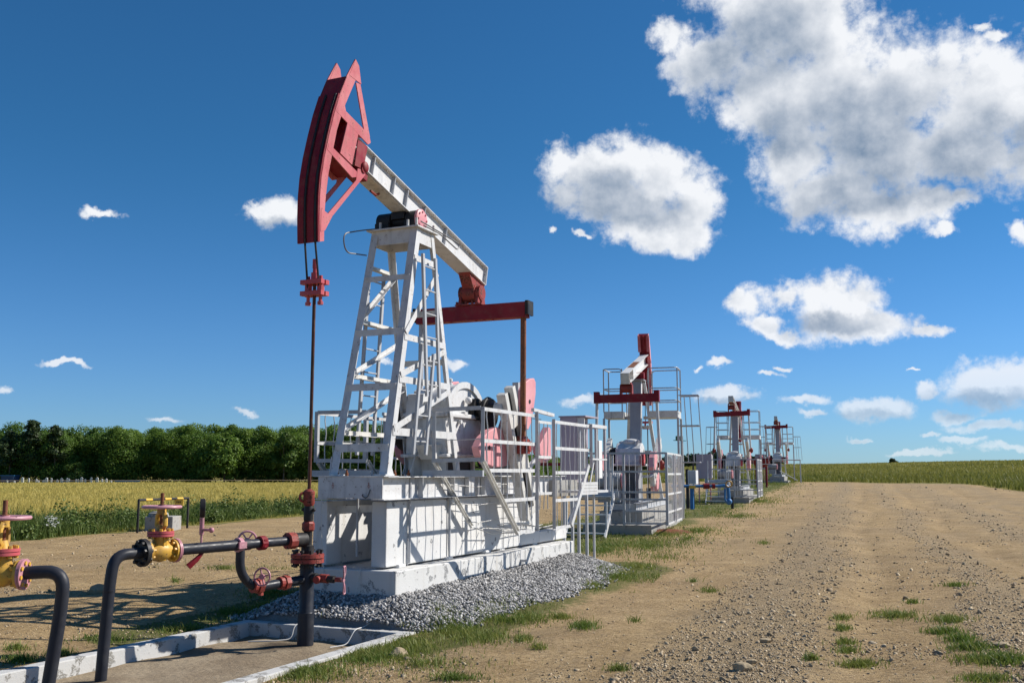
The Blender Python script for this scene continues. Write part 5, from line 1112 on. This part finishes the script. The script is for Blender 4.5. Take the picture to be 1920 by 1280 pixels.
# ------------------------------------------------------------------ the pumpjacks farther along the road
def pj_far(label, X, Y, Z, deg, tilt, eqz, pin_z, crank_up, g, lean=0., fence=True, steps=True, k=1.0, cab=False):
    """frame: x right, y away from the camera, z up; rear of the machine faces the camera"""
    fr = Frame(X, Y, Z, deg); o = thing('pumpjack', label, 'pumpjack', fr, (0, 2, .26), 'pumpjacks along the dirt road'); Wt, Gy = M['white'], M['grey']
    pl = thing('concrete_plinth', 'stepped bare concrete footing under the ' + g, 'plinth', fr, (0, 3, 0), None)
    MB().box((-1.0, -1.75, -.5), (.95, 6.6, .26)).done('footing_block', M['conc'], pl, bevel=.015); MB().box((-.62, -1.2, .262), (.62, 6.2, .62)).done('wall_block', M['conc'], pl, bevel=.012)
    b = MB()
    for t in (-.42, .42): b.ibeam((t, -1.1, .74), (t, 6.0, .74), .16, .22, .012, .012)
    for s in (-1.0, .6, 2.0, 3.4, 5.0): b.bar((-.40, s, .74), (.40, s, .74), .1, .18)
    b.done('base_frame', Gy, o)
    # tower: a wide box column leaning to the saddle with two slim rear legs
    sy, sz = 2.3, (4.72 if eqz < 4.5 else 4.85)
    tw = MB().prof((0, 1.55, .85), (0, sy - .05, sz - .04), [(-.17, -.12), (.17, -.12), (.17, .12), (-.17, .12)], (0, 1, 0)).box((-.28, sy - .28, sz - .04), (.28, sy + .28, sz)).done('tower', M['column'], o, bevel=.006)
    MB().bar((.175, 1.60, .9), (.175, sy - .04, sz - .06), .012, .26, (0, 1, 0)).done('side_flange', Wt, tw)
    for sg in (1, -1): MB().bar((sg * .60, 3.6, .85), (sg * .22, sy + .2, sz - .06), .10, .10, (0, 1, 0)).done('leg', Wt, tw)
    for z in (1.6, 2.4, 3.2): MB().bar((-.52 + z * .06, 3.3 - z * .18, z), (.52 - z * .06, 3.3 - z * .18, z), .05, .09).done('crossbar', Wt, tw)
    MB().box((-.20, sy - .14, sz + .001), (.20, sy + .14, sz + .14)).cyl((-.26, sy, sz + .14), (.26, sy, sz + .14), .11, 16).done('saddle_bearing', M['crimson'], o, smooth=True)
    # walking beam: rear end towards the camera
    ct = Vector((0, sy, sz + .40)); d = Vector((0, math.cos(tilt), math.sin(tilt))); u = Vector((0, -d.z, d.y)); A = ct - d * 2.45; B = ct + d * 2.35
    wb = MB().ibeam(A, B, .26, .34, .016, .016, u).done('walking_beam', Wt, o)
    MB().bar(A - u * .165 - d * .004, A + u * .165 - d * .004, .27, .014, d).done('end_plate', M['whitelow'], wb)
    for k_ in (.2, .9): MB().bar(A + d * k_ + Vector((.075, 0, 0)) - u * .15, A + d * k_ + Vector((.075, 0, 0)) + u * .15, .11, .012, d).done('stiffener', M['whitelow'], wb)
    MB().prof(A + d * 1.25 + u * .172, A + d * 2.6 + u * .172, [(-.10, 0), (.10, 0), (.10, .006), (-.10, .006)], u).done('top_plate', M['rust'], wb)
    # horse head round an arc about the saddle
    r = 2.35; hd = MB(); a0 = math.degrees(tilt); pv = (sy, sz + .14)
    ar = arc(pv[0], pv[1], r + .12, a0 - 33, a0 + 28, 12); ai = arc(pv[0], pv[1], r, a0 - 33, a0 + 28, 12)
    for i in range(12): hd.prism([ar[i], ar[i + 1], ai[i + 1], ai[i]], -.16, .16)
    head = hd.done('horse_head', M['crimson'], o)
    tip, low, mid = ai[-1], ai[0], (B.y - .35, B.z)
    for sg in (1, -1):
        q = MB(); t = sg * .15
        for p_, e in ((tip, u * .20), (low, u * -.2), (ai[7], u * .06), (ai[4], u * -.06)): q.bar((t, p_[0], p_[1]), (t, mid[0] + e.y, mid[1] + e.z), .014, .10, (1, 0, 0))
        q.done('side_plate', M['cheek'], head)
    for sg in (1, -1):
        q = MB()
        for i in range(12): q.prism([ar[i], ar[i + 1], (ai[i + 1][0] - .05 * math.cos(tilt), ai[i + 1][1]), (ai[i][0] - .05 * math.cos(tilt), ai[i][1])], sg * .163, sg * .185)
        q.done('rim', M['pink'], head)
    MB().prof((0, tip[0] - .02, tip[1]), (0, mid[0], mid[1] + .25), [(-.06, -.01), (.06, -.01), (.06, .01), (-.06, .01)], (1, 0, 0)).done('inner_web', M['crimson'], head)
    br = MB(); fx = sy + r + .13
    for t in (-.07, .07): br.cyl((t, fx, pv[1] + (0 if tilt > 0 else -.6)), (t, fx, 2.75 + math.sin(tilt) * 2.2), .014, 6)
    br.done('bridle', M['black'], o); zc = 2.75 + math.sin(tilt) * 2.2
    MB().bar((-.17, fx, zc), (.17, fx, zc), .16, .07).bar((-.17, fx, zc + .2), (.17, fx, zc + .2), .16, .07).cyl((-.08, fx, zc), (-.08, fx, zc + .2), .03, 8).cyl((.08, fx, zc), (.08, fx, zc + .2), .03, 8).done('carrier_bar', M['red'], o)
    MB().cyl((0, fx, .4), (0, fx, zc + .1), .018, 8).done('polished_rod', M['rod'], o); MB().cyl((0, fx, -.1), (0, fx, 1.2), .08, 12).done('stuffing_box', M['black'], o)
    # equalizer hung from the beam's rear end
    ey = A.y + d.y * .28; e0, e1 = eqz - lean, eqz + lean
    MB().bar((-.96, ey, e0), (.96, ey, e1), .20, .25).done('equalizer', M['crimson'], o, bevel=.006)
    for sg in (1, -1): MB().box((sg * .92 - .08, ey - .11, (e1 if sg > 0 else e0) - .13), (sg * .92 + .08, ey + .11, (e1 if sg > 0 else e0) + .22)).done('end_cap', M['crimson'], o)
    bz = A.z + d.z * .28 - .17
    MB().box((-.16, ey - .13, bz - .06), (.16, ey + .13, bz)).cyl((-.15, ey, (bz + eqz + .12) / 2), (.15, ey, (bz + eqz + .12) / 2), .13, 16).prism([(ey - .16, eqz + .12), (ey + .16, eqz + .12), (ey + .09, bz - .06), (ey - .09, bz - .06)], -.19, -.14).prism([(ey - .16, eqz + .12), (ey + .16, eqz + .12), (ey + .09, bz - .06), (ey - .09, bz - .06)], .14, .19).done('tail_bearing', M['rustred'], o, smooth=True)
    # gearbox, cranks, pitmans
    shy, shz = .75, 2.25
    gb = MB().prism([(.2, 1.98), (1.35, 1.98), (1.35, 2.1), (1.2, 2.5), (.9, 2.62), (.55, 2.62), (.3, 2.45), (.2, 2.1)], -.38, .38).box((-.45, .1, 1.92), (.45, 1.45, 1.99)).done('gearbox', Wt, o, bevel=.02)
    MB().sphere((.05, .6, 2.66), .16, sc=(1.6, 1, .6)).sphere((-.18, .7, 2.64), .12, sc=(1.4, 1, .5)).cyl((.22, .45, 2.55), (.30, .45, 2.70), .05, 8).done('gear_cover', Wt, gb, smooth=True)
    MB().cyl((-.72, shy, shz), (.72, shy, shz), .09, 14).done('crankshaft', M['black'], gb, smooth=True)
    MB().box((-.30, .35, .85), (-.22, 1.2, 1.918)).box((.22, .35, .85), (.30, 1.2, 1.918)).box((-.219, .9, .85), (.219, .95, 1.918)).done('gearbox_stand', M['column'], o)
    MB().cyl((.42, .15, 2.12), (.52, .15, 2.12), .20, 20).done('brake_drum', M['red'], o, smooth=True)
    MB().cyl((-.60, .95, 2.1), (-.46, .95, 2.1), .40, 24).done('pulley', M['black'], o, smooth=True)
    py_ = ey + (-.02 if crank_up else .1)
    for sg in (1, -1):
        MB().cyl((sg * .92, ey, (e1 if sg > 0 else e0) - .1), (sg * .98, py_, pin_z), .045, 12).done('pitman_arm', Wt, o, smooth=True)
        MB().sphere((sg * 1.02, py_, pin_z), .14, sc=(.6, .8, 1.1)).cyl((sg * .9, py_, pin_z), (sg * 1.1, py_, pin_z), .08, 12).done('wrist_pin', M['rustred'], o, smooth=True)
        dd = (Vector((0, py_, pin_z)) - Vector((0, shy, shz))).normalized(); nn = Vector((0, -dd.z, dd.y)); ct_ = sg * (.82 if sg > 0 else .72); p0 = Vector((ct_, shy, shz)) - dd * (.5 if crank_up else .75); Lc = 2.2
        c = MB()
        for off in (-.12, .12): c.bar(p0 + nn * off, p0 + nn * off + dd * Lc, .15, .10, nn)
        c.bar(p0 + dd * .02, p0 + dd * .5, .145, .2, nn); c.bar(p0 + dd * (Lc - .2), p0 + dd * (Lc - .01), .145, .2, nn)
        co = c.done('crank', M['whitelow'], o, bevel=.006)
        for side in (1, -1):
            q = p0 + dd * (Lc * (.24 if crank_up else .74)) + nn * .18 * side; poly = [(q.y + dd.y * a + nn.y * b_ * side, q.z + dd.z * a + nn.z * b_ * side) for a, b_ in ((-.45, 0), (.40, 0), (.42, .22), (.2, .42), (-.1, .44), (-.35, .28))]
            MB().prism(poly if side > 0 else poly[::-1], ct_ - .088, ct_ + .088).done('counterweight', M['pink'], co, bevel=.012)
    m = MB().cyl((-.75, -.75, 1.48), (-.05, -.75, 1.48), .24, 20)
    for i in range(12): m.torus((-.72 + .058 * i, -.75, 1.48), (1, 0, 0), .24, .012, 20, 5)
    m.box((-.7, -1.0, .86), (-.1, -.5, 1.25)).done('motor', M['motor'], o, smooth=True)
    MB().cyl((-.03, -.75, 1.48), (.06, -.75, 1.48), .22, 20).done('motor_cover', M['pink'], o, smooth=True)
    # working platforms with rails beside the saddle
    P = thing('work_platform', 'raised twin decks with pipe rails beside the tower of the ' + g, 'platform', fr, (0, 2.4, .26))
    for sg, ta, tb in ((-1, .40, 1.02), (1, .42, 1.36)):
        za = 3.46; MB().box((sg * ta, 1.9, za), (sg * tb, 2.9, za + .22)).done('deck', M['whitelow'], P)
        rl = MB(); zt = za + 1.60
        for z in (zt, za + .95, za + .55): rl.tube(bend([(sg * ta, 1.93, z - .5 * (z == zt)), (sg * ta, 1.93, z), (sg * tb, 1.93, z), (sg * tb, 2.87, z), (sg * ta, 2.87, z), (sg * ta, 2.87, z - .5 * (z == zt))] if z == zt else [(sg * ta, 1.93, z), (sg * tb, 1.93, z), (sg * tb, 2.87, z), (sg * ta, 2.87, z)], .16, 4), .020, 6)
        rl.done('rail', Gy, P)
        for s in (1.93, 2.87):
            for t in (ta + .02, tb): MB().cyl((sg * t, s, za + .2), (sg * t, s, zt), .022, 6).done('post', Gy, P)
            MB().bar((sg * tb, s, .26), (sg * tb, s, za), .065, .065).done('leg', Gy, P)
        MB().bar((sg * .2, 2.4, za + .03), (sg * ta, 2.4, za + .03), .1, .1).done('bracket', Gy, P)
        t1 = tb + .12; t2 = tb + .62
        if sg > 0 or cab:
            cg = MB()
            for z in (za + .72, za - .25, 2.05): cg.tube([(sg * tb, 2.2, z), (sg * t2, 2.2, z), (sg * t2, 2.7, z), (sg * tb, 2.7, z)], .022, 6)
            for t in (t1 + .06, t1 + .24, t2): cg.tube([(sg * t, 2.2, za + .72), (sg * (t + .10), 2.2, 2.05)], .016, 6)
            cg.done('ladder_cage', Gy, P)
    if fence:
        f = thing('guard_fence', 'tall pale bar fence round the rear of the ' + g, 'guard fence', fr, (1.35, -1.2, .26), 'guard fences of the farther pumpjacks')
        for t in (-1.25, -.2, .22, 1.42): MB().bar((t, -1.95, .27), (t, -1.95, 2.28), .07, .07).done('post', Gy, f)
        for z in (2.26, 1.75, 1.18, .98): MB().bar((-1.25, -1.95, z), (1.42, -1.95, z), .04, .055).done('rail', Gy, f)
        for z in (.66, .32): MB().bar((.22, -1.95, z), (1.42, -1.95, z), .04, .05).done('rail', Gy, f)
        for s in (-.2, .2, 1.9): MB().bar((1.42, s, .27), (1.42, s, 2.26), .06, .06).done('post', M['white'], f)
        for z in (2.26, 1.68, 1.12, .62, .30): MB().bar((1.42, -1.92, z), (1.42, 1.9, z), .02, .055).done('rail', M['white'], f)
        bars = MB()
        for i in range(19): s = -1.80 + i * .20; bars.cyl((1.42, s, .3), (1.42, s, 2.26), .008, 5)
        for i in range(16): t = -1.15 + i * .17; bars.cyl((t, -1.95, (1.0 if t < .2 else .3)), (t, -1.95, 2.26), .007, 5)
        bars.done('bar_infill', M['white'], f)
    if steps:
        s_ = thing('access_steps', 'short metal steps leading up to the ' + g, 'steps', fr, (-.6, -3, 0))
        for t in (-1.10, -.02): MB().bar((t, -3.7, 0), (t, -2.1, 1.12), .04, .12).bar((t, -3.45, .1), (t, -3.4, .95), .04, .05).bar((t, -2.5, .85), (t, -2.3, 2.2), .035, .05).done('stringer', M['white'], s_)
        for i in range(5): MB().bar((-1.08, -3.55 + i * .33, .12 + i * .235), (-.04, -3.55 + i * .33, .12 + i * .235), .2, .035).done('tread', M['whitelow'], s_)
        MB().box((-1.3, -2.12, 1.02), (.1, -1.99, 1.2)).done('landing', Gy, s_)
    if cab:
        c = thing('control_cabinet', 'pale control cabinet on legs left of the ' + g, 'cabinet', fr, (-1.3, -1.8, 0)); MB().box((-1.75, -2.0, 1.25), (-.95, -1.5, 2.55)).done('body', M['lilac'], c, bevel=.01); MB().box((-.947, -1.95, 1.3), (-.92, -1.55, 2.5)).done('door', M['white'], c)
        for t in (-1.65, -1.05): MB().bar((t, -1.75, 0), (t, -1.75, 1.25), .06, .06).done('leg', M['pink'], c)
def grd(x, y): return float(gbase(x, y))
# second: base of its machine axis at equalizer depth ~ 30 m
pj_far('second pumpjack, rear towards us, with its beam tipped up at the head', 3.45, 30.2, 0.0, -15.5, .235, 3.97, 1.95, False, 'second pumpjack', .01)
pj_far('third pumpjack, its grey beam end raised above the red cross bar', 12.15, 55.2, .17, -17.5, -.15, 4.80, 2.78, True, 'third pumpjack', .03, cab=True)
pj_far('farthest pumpjack, smallest in the row, with its beam end raised', 23.4, 88.5, .80, -17.5, -.21, 4.98, 2.95, True, 'farthest pumpjack', .02, fence=False, steps=False, cab=True)
def field_pipes():
    k = 46 / 43; o = thing('blue_manifold', 'blue pipe run with red fittings and a bent down end beside the second pumpjack', 'pipe', WORLD, (8.6, 46, 0)); Bl = M['blue']
    MB().cyl((7.3, 46, 1.12), (9.55, 46, 1.12), .065, 16).done('pipe_run', Bl, o, smooth=True)
    MB().cyl((8.75, 46, 1.12), (9.02, 46, 1.12), .125, 16).cyl((9.15, 46, 1.12), (9.28, 46, 1.12), .115, 16).done('flange', M['crimson'], o, smooth=True)
    MB().tube(bend([(9.5, 46, 1.12), (9.88, 46, 1.16), (9.9, 46, .75), (9.9, 46, .42)], .2), .075, 14).sphere((9.9, 45.98, .42), .15).tube(bend([(9.72, 45.9, 1.0), (9.7, 45.9, .5), (9.88, 45.9, .34)], .1), .045, 10).done('bent_end', Bl, o, smooth=True)
    MB().torus((9.9, 45.9, 1.22), (0, 1, .3), .14, .03).done('handwheel', M['yellow'], o, smooth=True)
    MB().cyl((8.22, 46.02, -.1), (8.22, 46.02, 1.04), .09, 14).done('leg', Bl, o, smooth=True); MB().cyl((10.08, 46.1, -.1), (10.08, 46.1, .62), .07, 12).done('leg', M['black'], o, smooth=True)
    MB().box((8.08, 45.86, 1.02), (8.36, 45.98, 1.16)).done('clamp', M['sign'], o)
    BX = Frame(8.45, 46.9, 0, -32); o = thing('junction_box', 'white box on a dark post above the blue pipes', 'electric box', BX, (-.3, 0, 0)); MB().cyl((-.30, .05, -.1), (-.30, .05, 1.9), .08, 10).done('post', M['black'], o, smooth=True); MB().box((-.2, -.15, 1.2), (.2, .15, 1.84)).done('body', M['plastic'], o, bevel=.01); MB().box((-.17, -.162, 1.24), (.17, -.152, 1.80)).done('door', M['grey'], o)
    o = thing('lamp_pole', 'slim pale pole with a small green lamp on top', 'lamp post', WORLD, (7.95, 46.5, 0)); MB().cyl((7.97, 46.5, -.1), (7.93, 46.5, 3.2), .03, 8).done('pole', M['whitelow'], o); MB().box((7.62, 46.4, 3.22), (7.94, 46.6, 3.42)).bar((7.5, 46.5, 3.22), (8.1, 46.5, 3.2), .04, .03).done('lamp', M['green'], o, bevel=.02)
    o = MB().cyl((8.45, 46.8, -.1), (8.45, 46.8, 2.6), .04, 8).done('pole', M['black']); tag(o, 'plain black pole between the green lamp and the white box', 'pole')
    o = thing('red_tank', 'dark red tank between the third and the farthest pumpjack', 'tank', WORLD, (18.9, 76, float(gbase(18.9, 76)))); MB().box((18.15, 75.5, 2.72), (19.6, 76.5, 2.82)).lathe((18.87, 76, 2.72), (0, 0, -1), [(0, .68), (.25, .62), (.5, .42), (.62, .1)], 18).done('body', M['crimson'], o, smooth=True)
    MB().sphere((18.87, 76, 2.93), .16).done('knob', M['red'], o, smooth=True); 
    for x in (18.5, 19.25): MB().cyl((x, 76, .4), (x, 76, 2.5), .08, 10).done('leg', M['crimson'], o)
    o = thing('guard_rail', 'thin grey pipe rail standing right of the farthest pumpjack', 'railing', WORLD, (24.9, 87, .8)); MB().tube([(22.6, 87, 2.85), (25.0, 87, 2.85), (25.0, 87, .7)], .06, 8).done('bar', M['grey'], o); MB().cyl((23.2, 87, 1.9), (24.7, 87, 1.1), .04, 6).done('brace', M['grey'], o)
    x, y = px_ground(np.array([1250.]), np.array([1000.])); P = [(.0, 0), (.35, -.1), (.9, .1), (1.3, .5), (1.1, .9), (.5, .8), (.1, .5)]
    mb = MB(); mb.lathe((float(x[0]) + .1, float(y[0]) + .6, -.05), (0, 0, 1), [(0, 1.0), (.06, .8), (.12, .4), (.14, .05)], 20); tag(mb.done('soil_heap', M['ochre'], smooth=True), 'low heap of rust red soil at the foot of the second pumpjack', 'soil')
field_pipes()
def forest_edge():
    Yd = 219
    at = lambda px: (px - 960) / 1867 * Yd
    x0, x1 = at(8), at(32); o = thing('blue_shed', 'low dark blue shed at the left end of the forest foot', 'shed', WORLD, ((x0 + x1) / 2, Yd + 2, -.5)); MB().box((x0, Yd + .5, -.5), (x1, Yd + 3, 1.15)).done('wall', M['navy'], o); MB().box((x0 - .2, Yd + .2, 1.155), (x1 + .2, Yd + 3.3, 1.3)).done('roof', M['blue'], o)
    o = thing('low_fence', 'pale blue low fence along the shaded forest foot', 'fence', WORLD, (at(180), Yd + 3, -.5))
    for a, b in ((110, 142), (212, 260)): MB().bar((at(a), Yd + 3, .0), (at(b), Yd + 3, .0), .04, .45).done('panel', M['azure'], o)
    rr = random.Random(4); rel = ['first', 'second', 'third', 'fourth', 'fifth', 'sixth', 'seventh', 'eighth', 'ninth', 'tenth']
    for i, px in enumerate((3, 22, 35, 50, 62, 76, 80, 90, 95, 104, 115, 123, 133, 136, 150, 154, 160, 167, 178, 189, 198, 206, 215)):
        h = rr.uniform(.5, 1.25); w = rr.uniform(.25, .6); b = MB().box((at(px) - w / 2, Yd, -.6), (at(px) + w / 2, Yd + .25, -.5 + h)).prism([(at(px) - w / 2, -.5 + h), (at(px) + w / 2, -.5 + h), (at(px), -.5 + h + w * .35)], Yd + .002, Yd + .248, 1)
        tag(b.done('marker_post', M['marker'], bevel=.02), 'small pale upright marker in the row at the shaded forest foot', 'marker', 'pale markers along the forest foot')
    pts = [(-160, 216), (at(-20), 208), (at(80), 204), (at(240), 210), (at(330), 214), (at(560), 216), (-20, 218)]
    mb = MB(); n = len(pts); vs = []
    for x, y in pts: vs += [(x, y - .8, float(gbase(x, y)) + .72), (x, y + .8, float(gbase(x, y)) + .78)]
    mb.add(vs, [(2 * i, 2 * i + 2, 2 * i + 3, 2 * i + 1) for i in range(n - 1)]); tag(mb.done('path', M['pebble']), kind='structure')
forest_edge()
